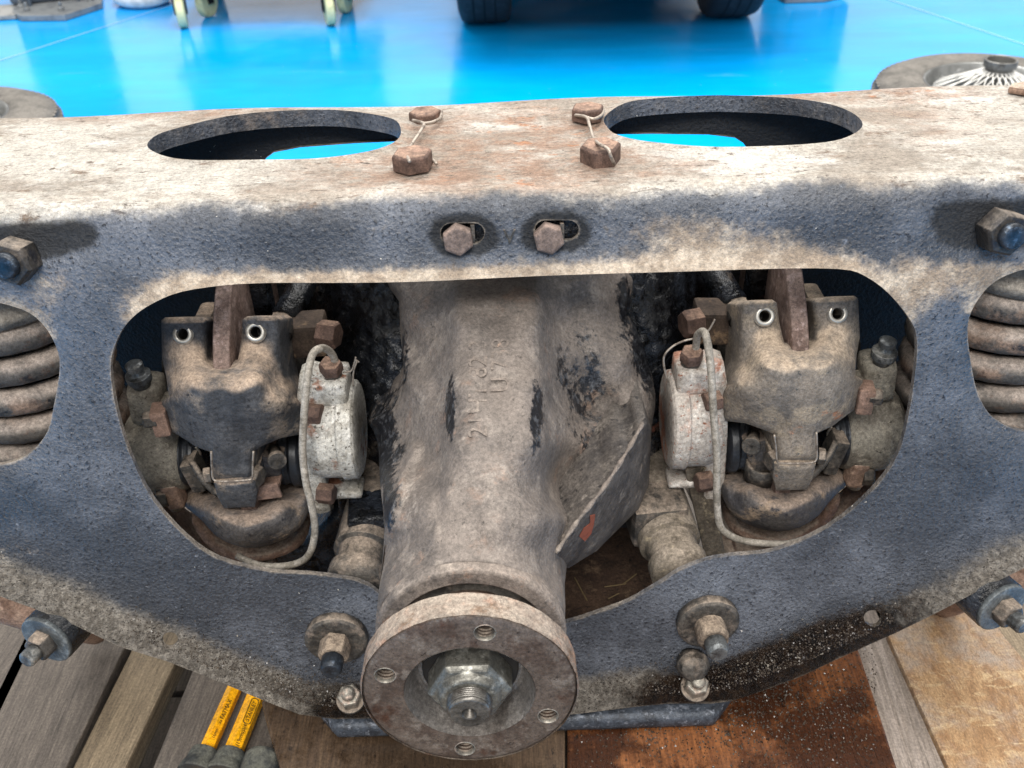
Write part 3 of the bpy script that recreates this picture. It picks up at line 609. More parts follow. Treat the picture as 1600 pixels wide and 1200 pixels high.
# lower fulcrum shaft nuts, studs and spacer washers
for px, py, tx in ((527, 992, .0), (1104, 966, .06)):
    o = pl(px, py, .002); ax = (PN + Vector((tx, 0, -.12))).normalized()
    turned('fulcrum_washer', [(0, .022), (.006, .022), (.0075, .0195), (.0078, 0)], o, ax, M_nut, cage, 36, wob=.012)
    hexa('fulcrum_nut', o, ax, .0112, .0225, M_dustnut, cage, .3, .006, n=12 if px > 800 else 6, bev=.0015)
    turned('fulcrum_stud', [(.02, .0078), (.031, .0075), (.0335, .006), (.0337, 0)], o, ax, M_studend if px > 800 else M_bluestud, cage, 24)

# ------------------------------------------------------------------ tie plate under the cage
x0 = pl(525, 1108).x; x1 = pl(1115, 1085).x; zb = pl(800, 1108).z; yb = pl(800, 1108).y
tie = mk('tie_plate', *prism([(x0, yb - .012), (x0 - .02, yb + .012), (x0 - .02, .655), (x1 + .02, .655), (x1 + .02, yb + .012), (x1, yb - .012)][::-1], zb - .014, zb + .001), M_tie, axle, True, 'blue black bottom plate with a rolled front edge', bevel=.005)
mk('dirt_layer', *prism([(-.1, .47), (-.1, .63), (.12, .63), (.12, .465)][::-1], zb + .002, zb + .0045), M_dirt, tie, False, 'brown earth lying on the bottom plate', bevel=.001)
for px, py in ((548, 1092), (1086, 1074)):
    o = pl(px, py, .0065); ax = Vector((.02, -.42, 1)).normalized()
    turned('plate_washer', [(-.003, .0105), (.0005, .0105), (.0012, 0)], o, ax, M_nut, tie, 24)
    hexa('plate_nut', o, ax, .0088, .0115, M_steelworn, tie, .2, n=6)
    turned('plate_stud', [(.01, .005), (.0165, .005), (.018, .0036), (.0182, 0)], o, ax, M_steelworn, tie, 20)
turned('grease_caked_bolt', [(0, .0115), (.006, .0115), (.011, .009), (.013, .004), (.0132, 0)], pl(1081, 1035, .003), PN + Vector((0, 0, .3)), M_nut, tie, 20, wob=.05)
for k in range(4):
    a = onZ(905 + 80 * random.random(), 890 + 55 * random.random(), zb + .006); d = Vector((random.uniform(-1, 1), random.uniform(-1, 1), .1)).normalized() * random.uniform(.004, .014)
    mk('straw_bit', *tube([a - d, a + d], .0006, 4), M_straw, tie, False)
# grit stuck in the oil along the lower lip and on the plywood
gv = []; gf = []
def grain(p, r):
    o = len(gv); R = Matrix.Rotation(random.random() * 6, 3, Vector((random.random(), random.random(), random.random() + .1)))
    for q in ((1, 0, -.4), (-.6, .9, -.4), (-.5, -.8, -.4), (.1, .1, .9)): gv.append(p + R @ Vector(q) * r)
    for t in ((0, 1, 2), (0, 3, 1), (1, 3, 2), (2, 3, 0)): gf.append(tuple(o + i for i in t))
for k in range(3600):
    px = random.choice([random.gauss(1250, 100), random.uniform(920, 1400), random.gauss(480, 60), random.uniform(200, 560)])
    ly = np.interp(px, [q[0] for q in low_px], [q[1] for q in low_px]); py = ly - abs(random.gauss(0, 26)) - 3
    if 560 < px < 905 or math.hypot(px - 267, py - 996) < 18 or math.hypot(px - 1362, py - 963) < 20: continue
    grain(pl(px, py, .004 + .004 * math.exp(-((ly - py) / 30) ** 2)), random.uniform(.0003, .0009))
g = mk('grit', gv, gf, M_grit, cage, False); g['kind'] = 'stuff'
gv = []; gf = []
for k in range(4200):
    px = random.gauss(1180, 160); py = random.gauss(1100, 60)
    if px < 895 or px > 1370 or py > 1215: continue
    grain(onZ(px, py, .2405), random.uniform(.0003, .0011))
g = mk('oily_grit_scatter', gv, gf, M_grit, None, False); g['kind'] = 'stuff'; tagm(g, 'dark oily grit scattered over the brown plywood', 'grit')

# ------------------------------------------------------------------ differential
AT = radians(2.5); AX = Vector((.0, cos(AT), -sin(AT))); AXF = -AX          # pinion axis, backwards and forwards
FC = CAM + ray(734, 1083) * .51                                              # centre of the flange face
nose_px = []
dctl = [(742, 850, .379), (640, 850, .397), (845, 850, .398), (604, 850, .42), (876, 860, .425),
        (700, 800, .402), (745, 800, .399), (820, 800, .402), (640, 800, .414), (610, 790, .43), (868, 800, .425), (890, 812, .442),
        (715, 700, .438), (770, 700, .436), (835, 700, .438), (686, 700, .455), (650, 720, .464), (615, 720, .484), (598, 700, .512), (580, 662, .545), (866, 700, .462), (890, 740, .486), (905, 720, .490), (885, 780, .474),
        (710, 600, .479), (775, 600, .478), (845, 600, .480), (684, 600, .498), (640, 600, .516), (868, 600, .504), (905, 620, .522), (950, 640, .530), (985, 625, .526), (1020, 640, .545),
        (705, 500, .525), (780, 500, .524), (850, 500, .526), (684, 500, .541), (650, 500, .549), (630, 520, .566), (872, 500, .545), (920, 500, .556), (960, 520, .558), (985, 560, .548), (1010, 570, .575),
        (705, 440, .555), (780, 440, .554), (850, 440, .556), (640, 440, .575), (915, 440, .57), (960, 440, .59),
        (895, 800, .462), (925, 758, .484), (955, 715, .502), (980, 675, .512),
        (900, 860, .475), (935, 830, .495), (965, 790, .515), (990, 745, .53), (1008, 700, .545)]
dpoly = [(620, 418), (623, 470), (626, 526), (631, 590), (622, 625), (598, 645), (576, 656), (590, 691), (594, 756), (600, 814), (598, 870), (591, 930), (597, 975), (660, 1010), (740, 1020), (820, 1010), (884, 970), (890, 930), (886, 882), (931, 858), (961, 828), (996, 793), (1012, 756), (1017, 676), (1024, 615), (1003, 535), (980, 496), (972, 413)]
for k in range(9):
    w_ = -1.35 + 2.7 * k / 8; q = FC + AX * .0375 + Vector((sin(w_) * .0542, 0, 0)) + AX.cross(Vector((-1, 0, 0))).normalized() * (cos(w_) * .0542)
    l = ROT.transposed() @ (q - CAM); nose_px.append((800 - FPX * l.x / l.z, 600 + FPX * l.y / l.z)); dctl.append((*nose_px[-1], q.y))
dpoly = dpoly[:11] + nose_px + dpoly[18:]
dd0 = tps(dctl)
def ddep(p):
    Y = dd0(p); x, y = p[:, 0], p[:, 1]
    # the cast pad down the middle with its worn edges
    l = np.interp(y, [430, 600, 800, 860], [706, 699, 690, 668]); r = np.interp(y, [430, 600, 800, 860], [846, 850, 858, 850]); am = np.interp(y, [430, 470, 780, 860], [.3, 1, .8, 0])
    Y -= .008 * am * sig(x - l, 3.2) * sig(r - x, 3.2)
    Y -= .0022 * sig(x - 752, 2.5) * sig(790 - x, 2.5) * sig(y - 800, 3) * sig(845 - y, 6)
    Y += .0016 * np.sin(x * .09 + 2 * np.sin(y * .03)) * np.sin(y * .07) * (np.abs(x - 775) > 90) 
    for line, a_, w_ in (([(602, 840), (616, 785), (634, 735), (648, 700)], .007, 6), ([(975, 430), (985, 500), (1000, 540), (1016, 600)], .006, 5), ([(630, 450), (634, 560), (640, 600)], .004, 4)):
        Y -= a_ * np.exp(-(pdist(p, line, False) / w_) ** 2)
    return Y
def g2(p, x, y, rx, ry, rot=0):
    c, s_r = cos(rot), sin(rot); dx, dy = p[:, 0] - x, p[:, 1] - y; return np.exp(-((dx * c + dy * s_r) / rx) ** 2 - ((-dx * s_r + dy * c) / ry) ** 2)
def dblack(p): return np.clip(1.0 * g2(p, 704, 650, 7, 48) + .9 * g2(p, 838, 650, 9, 50) + 1.0 * g2(p, 596, 700, 26, 75) + .5 * g2(p, 632, 560, 8, 60) + .9 * g2(p, 1004, 560, 14, 60, -.2) + .8 * g2(p, 1000, 740, 12, 50) + .42 * g2(p, 915, 600, 46, 90) + .5 * g2(p, 975, 470, 12, 60) + .35 * g2(p, 925, 690, 40, 22, -.9) + .6 * g2(p, 975, 650, 16, 14) + .5 * g2(p, 610, 800, 12, 40), 0, 1)
def dpale(p): return np.clip(.9 * g2(p, 905, 760, 26, 22) + .8 * g2(p, 1000, 640, 10, 60) + .5 * g2(p, 640, 760, 20, 50) + .25 * g2(p, 770, 740, 60, 60) + .5 * g2(p, 920, 460, 40, 30), 0, 1)
diff = relief('differential_housing', dpoly, ddep, M_castd, axle, d=6, back=.14, attrs={'black': dblack, 'pale': dpale}, rnd=16, rdep=.012, smoothed=3, label='grey brown cast housing with a raised pad running to the pinion nose')
wctl = [(868, 866, .414), (905, 814, .428), (945, 764, .448), (980, 708, .472), (1006, 658, .496), (886, 884, .446), (931, 858, .468), (962, 828, .486), (998, 792, .508), (1014, 740, .522), (1018, 680, .525), (930, 820, .452), (970, 770, .474)]
relief('web_rib', [(860, 872), (868, 860), (885, 838), (906, 808), (945, 757), (980, 702), (996, 668), (1008, 652), (1018, 672), (1014, 756), (998, 795), (963, 830), (932, 861), (888, 888)], lambda p: tps(wctl)(p), M_rib, diff, d=5, back=.06, rnd=9, rdep=.007, attrs={'black': lambda p: np.clip(.8 * g2(p, 1004, 745, 12, 45) + .16 + .3 * g2(p, 945, 845, 40, 14, -.7), 0, 1), 'pale': lambda p: np.clip(.9 * np.exp(-(pdist(p, [(868, 862), (906, 808), (945, 757), (980, 702), (1006, 655)], False) / 5) ** 2) + .6 * g2(p, 985, 770, 12, 40, .4), 0, 1)})
# cast letters on the pad, reading up the nose
def cast_text(body, px, py, size, rot):
    V, Fc = textmesh(body, size, .0003); c = P(px, py, float(ddep(np.array([[px, py]], float))[0]) - .0002)
    a = P(px, py - 30, float(ddep(np.array([[px, py - 30.]]))[0]) - .0002); up = (a - c).normalized(); n = Vector((1, 0, 0)).cross(up).normalized(); R = Matrix((up, -Vector((1, 0, 0)), n)).transposed()
    mk('cast_number', [c + R @ q for q in V], Fc, M_cast, diff, False)
cast_text('21HT 82 3', 748, 605, .016, 0); cast_text('U 738', 783, 570, .016, 0)
mk('rib_edge', *tube(cr([P(x, y, Y) for x, y, Y in ((868, 864, .4145), (905, 811, .428), (945, 760, .448), (980, 705, .472), (1004, 662, .4945))], 6), [.0014 + .0005 * sin(k * 1.7) for k in range(25)], 8), M_cast, diff)
relief('primer_patch', [(905, 838), (912, 826), (922, 818), (922, 806), (930, 804), (928, 820), (924, 834), (914, 846)], lambda p: tps(wctl)(p) - .0012, M_orange, diff, d=4, back=.0005, label='bare orange red primer patch')
# oily dark flanks of the carrier, behind the nose
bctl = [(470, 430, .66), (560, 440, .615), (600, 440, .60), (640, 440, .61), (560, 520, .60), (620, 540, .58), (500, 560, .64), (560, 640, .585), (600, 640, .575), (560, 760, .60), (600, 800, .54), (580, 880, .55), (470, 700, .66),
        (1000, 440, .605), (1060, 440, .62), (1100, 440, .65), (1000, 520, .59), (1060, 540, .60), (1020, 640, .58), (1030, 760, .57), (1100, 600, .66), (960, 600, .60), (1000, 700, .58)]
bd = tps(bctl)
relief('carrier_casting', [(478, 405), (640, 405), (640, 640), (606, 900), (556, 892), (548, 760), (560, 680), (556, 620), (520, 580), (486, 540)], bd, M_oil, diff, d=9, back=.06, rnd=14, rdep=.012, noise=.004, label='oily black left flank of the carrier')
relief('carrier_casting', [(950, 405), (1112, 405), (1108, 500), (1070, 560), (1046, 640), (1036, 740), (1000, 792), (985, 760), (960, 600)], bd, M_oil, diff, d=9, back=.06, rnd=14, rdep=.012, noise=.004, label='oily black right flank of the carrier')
# nose of the housing
turned('nose_ring', [(-.052, .044), (-.02, .0505), (-.006, .0542), (-.001, .0535), (0, .052), (0, .0445), (-.004, .0435), (-.016, .0425), (-.017, .02)], FC + AX * .036, AXF, M_cast, diff, 64)
turned('oil_seal', [(-.002, .042), (0, .0415), (.001, .036), (.001, .025)], FC + AX * .047, AXF, M_ring, diff, 48)
_, fu, fv = basis(AXF)
hole_q = []
for px, py in ((757, 991), (600, 1055), (861, 1120), (726, 1176)):
    d = ray(px, py); q = CAM + d * ((FC - CAM).dot(AXF) / d.dot(AXF)); r = (q - FC).normalized() * .0462; hole_q.append((r.dot(fu), r.dot(fv)))
circ = lambda c, r, n: [(c[0] + r * cos(2 * pi * k / n), c[1] + r * sin(2 * pi * k / n)) for k in range(n)]
v2, f2, _, _ = cdt(circ((0, 0), .0562, 96), [circ((0, 0), .0350, 72)] + [circ(q, .0054, 24) for q in hole_q], .0032)
rr_ = np.hypot(v2[:, 0], v2[:, 1]); hz = -.0012 * np.exp(-((rr_ - .0562) / .0012) ** 2)
W = [FC + fu * float(a) + fv * float(b) + AXF * float(h) for (a, b), h in zip(v2, hz)]
fV, fF, _ = edge_walls(W, f2, np.tile(np.array(-AXF) * .0112, (len(W), 1)))
lv = lathe(sharp([(-.047, .030), (-.028, .0335), (-.024, .0375), (-.0185, .039), (-.0175, .0555), (-.016, .0568), (-.002, .0570), (-.0008, .0563)]), FC, AXF, 96, cap=False)
V, Fc = merge((fV, fF), lv)
fg = mk('pinion_flange', V, Fc, M_flange, axle, True, 'round rusty drive flange with four threaded holes')
turned('flange_rim', [(-.0165, .0567), (-.0160, .0577), (-.0018, .0581), (-.0008, .0573)], FC, AXF, M_flrim, fg, 96, wob=.004)
turned('flange_boss', [(-.040, .0345), (-.030, .0365), (-.026, .0385), (-.0185, .0398), (-.0181, .045)], FC, AXF, M_pink, fg, 64)
turned('machined_cup', [(.0004, .0349), (-.0012, .0345), (-.0033, .0338), (-.0165, .0303), (-.0185, .0285), (-.0187, .0125)], FC, AXF, M_cup, fg, 64)
turned('dust_shield', [(-.0186, .0265), (-.0160, .0262), (-.0158, .0235), (-.0155, .018), (-.0155, .012)], FC, AXF, M_hole, fg, 48)
hexa('pinion_nut', FC - AXF * .0165, AXF, .0230, .0178, M_nutgrey, fg, .55, bev=.0012)
turned('nut_collar', [(0, .0185), (.0168, .0185), (.0178, .0172), (.0205, .0156), (.0216, .0142), (.0218, .008)], FC - AXF * .0165, AXF, M_nutgrey, fg, 40)
for k in range(5): turned('shaft_thread', [(0, .0112), (.0005, .0120), (.001, .0112)], FC + AXF * (.0052 + k * .0012), AXF, M_shaft, fg, 32)
turned('pinion_shaft', [(-.01, .0112), (.0120, .0112), (.0132, .0102), (.0134, .0042), (.0122, .0036), (.0092, .0012), (.0091, 0)], FC, AXF, M_shaft, fg, 40)
for a_, b_ in hole_q:
    q = FC + fu * a_ + fv * b_
    turned('hole_rim', [(-.002, .0052), (.0002, .0054), (.0004, .0057), (-.0003, .0060)], q, AXF, M_steelworn, fg, 28)
    for j in range(3): turned('hole_thread', [(-.0006, .0054), (0, .0047), (.0006, .0054)], q - AXF * (.0026 + .0022 * j), AXF, M_nut, fg, 24)

# ------------------------------------------------------------------ inboard brakes
def MX(vf, m):
    V, Fc = vf; V = [Vector(x) for x in V]
    return ([Vector((-p.x, p.y, p.z)) for p in V], [tuple(reversed(q)) for q in Fc]) if m else (V, Fc)
def caliper(right):
    s = -1 if right else 1; mr = right
    mb = M_cal2 if right else M_cal; ms = M_silver2 if right else M_silver
    def pt(px, py, Y): p = P(px, py, Y); return Vector((s * p.x, p.y, p.z))
    def ax(x, y, z): return Vector((s * x, y, z)).normalized()
    body_poly = [(252, 500), (258, 496), (316, 496), (323, 500), (324, 530), (326, 562), (345, 566), (372, 562), (377, 530), (379, 499), (386, 494), (430, 494), (437, 499), (440, 545), (446, 590), (456, 622), (470, 632), (476, 650), (474, 678), (440, 684), (412, 696), (396, 704), (394, 744), (390, 748), (334, 748), (330, 744), (328, 706), (306, 698), (288, 686), (272, 676), (250, 672), (240, 660), (240, 640), (252, 628), (264, 620), (260, 590), (253, 560)]
    ctl = [(270, 500, .548), (300, 500, .548), (270, 545, .545), (310, 545, .545), (400, 500, .548), (430, 500, .549), (400, 545, .545), (430, 545, .546), (270, 560, .541), (345, 572, .54), (420, 562, .541), (300, 585, .520), (345, 583, .522), (400, 583, .521), (300, 598, .511), (345, 603, .508), (400, 597, .511), (262, 575, .542), (440, 590, .54),
           (300, 620, .509), (345, 620, .507), (400, 620, .509), (270, 630, .520), (445, 630, .518), (345, 660, .506), (300, 660, .509), (400, 660, .509), (255, 650, .535), (465, 655, .532), (345, 690, .507), (310, 690, .515), (390, 690, .514), (345, 740, .508), (390, 740, .510)]
    hl = [[(285 + 9 * cos(2 * pi * k / 12), 522 + 9.5 * sin(2 * pi * k / 12)) for k in range(12)], [(399 + 9 * cos(2 * pi * k / 12), 519 + 9.5 * sin(2 * pi * k / 12)) for k in range(12)]]
    lab = 'tan dusty caliper of the right inboard brake' if right else 'slate grey caliper of the left inboard brake'
    cal = relief('brake_caliper', body_poly, tps(ctl), mb, axle, hl, 5, .04, 6, .004, lab, mirror=mr, backdir=(0, .86, -.5))
    for hx, hy in ((285, 522), (399, 519)):
        o = pt(hx, hy, .5465); turned('thread_insert', [(-.002, .0036), (.0006, .0040), (.0010, .0060), (-.0012, .0072)], o, (0, -.87, .5), M_lugsteel, cal, 24)
        turned('lug_hole', [(-.02, .0001), (-.0199, .0042), (0, .0042)], o, (0, -.87, .5), M_hole, cal, 20)
    # side cheeks that carry the lugs back over the disc
    for x0_, x1_ in ((322, 356), (440, 476)):
        mk('cheek', *MX(merge(boxv(P((x0_ + x1_) / 2 - 18, 540, .585), (.013, .06, .04))), mr), mb, cal, False, bevel=.004)
    # disc
    dc = P(347, 500, .545); DX = dc.x - .0035
    pr_ = [(-.0058, .02), (-.0058, .1275), (-.005, .1285), (.005, .1285), (.0058, .1275), (.0058, .02)]
    turned('brake_disc', pr_, (s * DX, .640, .437), (1, 0, 0), M_disc, axle, 96, 'rusty edge of the brake disc')
    # inner cylinder with its cap, boss, flange and bolts
    c = pt(490, 672, .548); e = pt(566, 680, .548); L = abs(e.x - c.x)
    cy = turned('wheel_cylinder', [(0, .032), (L * .25, .0345), (L * .62, .0345), (L * .66, .0365), (L * .93, .0355), (L * .98, .033), (L, .029), (L * 1.0, 0)], c, (s, 0, 0), ms, cal, 48, 'rust stained silver cylinder' if right else 'peeling silver cylinder')
    V, Fc = boxv(P(519, 600, .548), (.024, .03, .02)); mk('boss', *MX((V, Fc), mr), ms, cy, True, bevel=.004)
    V, Fc = boxv(P(537, 762, .548), (.03, .02, .007)) ; mk('cap_ledge', *MX((V, Fc), mr), ms, cy, True, bevel=.003)
    relief('cylinder_flange', [(468, 585), (500, 582), (512, 600), (502, 640), (500, 700), (508, 745), (516, 790), (512, 800), (486, 798), (474, 740), (466, 660)], .538, ms, cy, d=6, back=.012, rnd=5, rdep=.003, smoothed=2, mirror=mr)
    hexa('flange_bolt', pt(478, 645, .531), ax(1, -.25, .0), .0075, .012, M_bolt, cy, .2)
    hexa('flange_bolt', pt(498, 770, .532), ax(1, -.2, .0), .0078, .012, M_bolt, cy, .5)
    u = pt(520, 590, .545); uax = ax(.05, -.25, 1)
    turned('union_thread', [(0, .0068), (.004, .0068), (.0042, .006), (.008, .006)], u, uax, M_nut, cy, 20)
    hexa('union_nut', u, uax, .0082, .0155, M_bolt, cy, .1, .007)
    # outer cylinder, boss and bleed nipple
    o1 = pt(272, 700, .566); o2 = pt(204, 690, .566); L = abs(o2.x - o1.x)
    oc = turned('outer_cylinder', [(-.01, .031), (L * .5, .0335), (L * .8, .032), (L * .95, .026), (L, .015), (L, 0)], o1, (-s, 0, 0), M_outer, cal, 48)
    V, Fc = boxv(P(232, 622, .562), (.023, .026, .034), Matrix.Rotation(.1, 3, 'Y')); mk('boss', *MX((V, Fc), mr), M_outer, oc, True, bevel=.006)
    nb = pt(222, 602, .555); na = ax(-.03, -.1, 1)
    turned('bleed_nipple', [(0, .0062), (.004, .0062), (.0045, .0085), (.010, .0088), (.0105, .0052), (.014, .0042), (.0148, .0058), (.019, .006), (.0205, .004), (.0207, 0)], nb, na, M_studend, oc, 24)
    relief('outer_flange', [(240, 640), (262, 630), (272, 650), (268, 690), (280, 740), (292, 780), (286, 796), (268, 800), (262, 780), (268, 745), (252, 700)], .548, M_outer, oc, d=6, back=.014, rnd=5, rdep=.003, smoothed=2, mirror=mr)
    hexa('flange_bolt', pt(246, 654, .528), ax(-1, -.15, 0), .0062, .009, M_nut, oc, .2)
    mk('bolt_ear', *MX(boxv(P(252, 655, .531), (.011, .016, .020), Matrix.Rotation(.15, 3, 'Z')), mr), M_pink, oc, False, bevel=.002)
    hexa('flange_bolt', pt(263, 776, .540), ax(-1, -.1, 0), .0078, .008, M_nut, oc, .4)
    mk('bolt_ear', *MX(boxv(P(272, 770, .543), (.013, .014, .022), Matrix.Rotation(-.1, 3, 'Y')), mr), M_brown, oc, False, bevel=.003)
    # rubber boots and pads each side of the disc
    for bx_, sg in ((278, 1), (478, -1)):
        q = pt(bx_, 712, .562); turned('rubber_boot', [(0, .019), (.003, .0225), (.008, .0228), (.010, .0205), (.013, .0205), (.0145, .0215), (.017, .021), (.019, .016), (.019, 0)], q, (s * sg, 0, 0), M_rubber, cal, 40)
    for bx_ in (326, 372):
        mk('brake_pad', *MX(boxv(P(bx_, 700, .575), (.009, .05, .06)), mr), M_oil, cal, False, bevel=.003)
    for bx_ in (314, 430):
        q = P(bx_, 722, .549); pts = [q + Vector((.0015 * math.sin(k), -.002 * cos(k * .8), .016 - k * .0036)) for k in range(10)]
        mk('pad_spring', *MX(tube(cr(pts, 3), .0009, 6), mr), M_steelworn, cal)
    # retainer: U shaped clip, block, bolt and bracket
    up = [P(330, 705, .505), P(331, 730, .5045), P(333, 748, .504), P(345, 752, .503), P(385, 750, .503), P(394, 746, .504), P(395, 725, .5045), P(396, 705, .505)]
    mk('retainer_clip', *MX(tube(cr(up, 4), .0008, 6), mr), M_wire, cal)
    relief('retainer_block', [(334, 754), (398, 750), (402, 770), (398, 792), (350, 794), (340, 776)], tps([(334, 754, .508), (398, 750, .508), (366, 770, .506), (345, 794, .515), (398, 792, .513)]), mb, cal, d=5, back=.03, rnd=4, rdep=.002, mirror=mr)
    hexa('retainer_bolt', pt(392, 742, .520), ax(1, -.35, .0), .0078, .0085, M_nut, cal, .3)
    hexa('retainer_bolt', pt(330, 742, .514), ax(-1, -.2, .0), .006, .005, M_nut, cal, .3)
    if not right:
        mk('retainer_bracket', *merge(boxv(P(412, 768, .522), (.024, .003, .013), Matrix.Rotation(-.12, 3, 'Y')), boxv(P(413, 757, .531), (.024, .016, .003), Matrix.Rotation(-.12, 3, 'Y'))), M_pink, cal, False, bevel=.0008)
    else:
        V, Fc = lathe([(-.012, .012), (.003, .012), (.0035, .0095), (-.008, .009), (-.0085, 0)], pt(418, 752, .537), (0, -.1, 1), 28); mk('retainer_cup', V, Fc, M_nut, cal)
    # hand brake linkage in the gap under the casting
    k_ = .004 if right else 0
    mk('lever', *MX(boxv(P(420, 728, .545), (.020, .016, .030), Matrix.Rotation(.25 + 20 * k_, 3, 'Y')), mr), M_lowcal, cal, False, bevel=.002)
    mk('lever', *MX(boxv(P(306, 736, .542), (.010, .02, .026 + k_), Matrix.Rotation(-.2, 3, 'Y')), mr), M_nut, cal, False, bevel=.002)
    turned('pivot_pin', [(-.014, .0045), (.0, .0045), (.001, .0066), (.005, .0066), (.0055, 0)], pt(432, 716, .530), ax(.35, -1, .2), M_nut, cal, 20)
    mk('linkage_rod', *MX(tube(cr([P(x, y, Y) for x, y, Y in ((300, 722, .534), (318, 750, .526), (336, 768, .524), (352, 776 + 900 * k_, .522))], 4), .0026, 8), mr), M_nut, cal)
    # lower half of the casting
    lp = [(286, 770), (300, 756), (345, 760), (400, 770), (440, 756), (474, 744), (484, 770), (482, 800), (466, 828), (438, 846), (400, 856), (366, 852), (336, 836), (318, 816), (300, 800), (288, 790)]
    lctl = [(300, 760, .575), (345, 765, .572), (400, 775, .565), (450, 760, .575), (480, 755, .58), (292, 790, .556), (330, 790, .54), (370, 806, .527), (400, 804, .527), (440, 786, .537), (475, 772, .555), (340, 815, .527), (385, 828, .515), (430, 818, .523), (465, 800, .54), (380, 852, .521), (420, 848, .527), (330, 830, .536)]
    lc = relief('lower_caliper', lp, tps([(a_, b_, c_ - .016) for a_, b_, c_ in lctl]), M_lowcal, axle, d=6, back=.04, rnd=7, rdep=.006, smoothed=2, mirror=mr, label='dark bowl shaped lower casting of the ' + ('right' if right else 'left') + ' brake')
    cp = [(304, 800), (322, 822), (344, 846), (380, 862), (420, 862), (456, 846), (476, 818), (484, 820), (476, 846), (448, 866), (400, 878), (352, 872), (318, 846), (300, 816)]
    relief('backing_lip', cp, tps([(304, 800, .56), (344, 846, .555), (400, 866, .548), (456, 846, .556), (484, 820, .575), (352, 872, .552), (448, 866, .553)]), M_brown, lc, d=6, back=.02, rnd=4, rdep=.003, smoothed=2, mirror=mr)
    # axle flange and shaft behind the brake
    turned('drive_shaft', [(-.05, .024), (.0, .024), (.005, .036), (.012, .036), (.013, .018), (.06, .018)], (s * (DX - .02), .640, .437), (-s, 0, 0), M_nut, axle, 32)
    return cal
calL = caliper(False); calR = caliper(True)
# mounting brackets behind the calipers
for s in (-1, 1):
    def mp(px, py, Y): p = P(px, py, Y); return Vector((-s * p.x, p.y, p.z))
    mk('caliper_mount', *MX(boxv(P(474, 522, .594), (.034, .026, .026), Matrix.Rotation(-.05, 3, 'Y')), s > 0), M_brnbrk, axle, False, bevel=.003)
    hexa('mount_bolt', mp(500, 521, .585), (-s, -.3, 0), .0105, .014, M_bolt, axle, .3)
    turned('mount_hole', [(-.01, 0), (-.0098, .0048), (.0004, .0048)], mp(446, 525, .5745), (0, -1, .0), M_hole, axle, 20)
    mk('bridge_bar', *MX(tube([P(x, y, Y) for x, y, Y in ((445, 500, .60), (462, 470, .62), (478, 430, .64))], .011, 8), s > 0), M_oil, axle)
    mk('bridge_plate', *MX(boxv(P(398, 470, .62), (.026, .02, .07)), s > 0), M_oil, axle, False, bevel=.004)
# brake pipes
def pipe(pts, label):
    V, Fc = tube(cr([P(*q) for q in pts], 8), .0026, 10); mk('brake_pipe', V, Fc, M_pipe, axle, True, label)
pipe([(523, 578, .545), (523, 563, .543), (515, 549, .538), (502, 544, .53), (488, 555, .522), (480, 593, .512), (475, 651, .506), (473, 708, .502), (479, 758, .499), (486, 785, .497), (492, 823, .496), (488, 854, .496), (477, 873, .497), (454, 883, .500), (423, 885, .504), (398, 881, .508), (370, 868, .514)], 'dull grey pipe bowed down the left brake')
pipe([(1086, 556, .545), (1088, 537, .543), (1090, 524, .538), (1099, 518, .53), (1105, 533, .522), (1111, 579, .514), (1115, 650, .507), (1120, 712, .503), (1120, 775, .500), (1124, 817, .498), (1138, 835, .498), (1167, 846, .499), (1213, 850, .502), (1238, 848, .505), (1270, 838, .512)], 'dull grey pipe bent under the right brake')
# thin loose wires by the unions
mk('loose_wire', *tube(cr([P(x, y, Y) for x, y, Y in ((1104, 520, .54), (1110, 512, .54), (1117, 499, .54))], 5), .0007, 6), M_wire, axle)
mk('loose_wire', *tube(cr([P(x, y, Y) for x, y, Y in ((1086, 529, .545), (1068, 533, .545), (1050, 542, .543), (1038, 556, .541), (1038, 575, .54), (1044, 597, .54))], 5), .0008, 6), M_wire, axle)
for q in [((536, 582), (548, 580), (553, 570), (556, 558)), ((552, 603), (552, 585), (555, 572), (558, 565)), ((553, 568), (557, 563), (561, 566))]:
    mk('loose_wire', *tube(cr([P(x, y, .54) for x, y in q], 5), .0006, 6), M_wire, axle)

# ------------------------------------------------------------------ lower wishbone pivots, straps and springs
for s in (-1, 1):
    a = P(1066, 888, .482); a = Vector((s * abs(a.x), a.y, a.z))
    turned('fulcrum_tube', [(0, .0215), (.014, .0215), (.015, .0185), (.03, .0195), (.032, .023), (.08, .024), (.16, .024)], a + Vector((0, -.002, -.006)), (-s * .12, 1, .06), M_beige if s > 0 else M_nut, axle, 36)
    mk('fulcrum_lug', *boxv(a + Vector((-s * .012, .055, .004)), (.042, .04, .036), Matrix.Rotation(.1, 3, 'Z')), M_oil if s < 0 else M_nut, axle, False, bevel=.006)
mk('strap', *MX(boxv(P(1102, 800, .545), (.016, .012, .10), Matrix.Rotation(-.25, 3, 'Y')), False), M_beige, axle, False, bevel=.002, label='beige flat strap by the right brake')
relief('dark_backing_sheet', [(395, 862), (470, 850), (520, 800), (600, 800), (600, 912), (395, 900)], .585, M_oil, axle, d=9, back=.03, rnd=8, rdep=.005)  # dark sheet added to stand in for the darkness under the left brake
mk('strap', *boxv(P(545, 800, .575), (.015, .012, .12), Matrix.Rotation(.12, 3, 'Y')), M_oil, axle, False, bevel=.002)
relief('lower_arm', [(1130, 870), (1200, 868), (1290, 830), (1360, 780), (1378, 700), (1400, 690), (1420, 720), (1380, 800), (1300, 850), (1240, 872)], .56, M_brown, axle, d=9, back=.03, rnd=8, rdep=.005, smoothed=2)
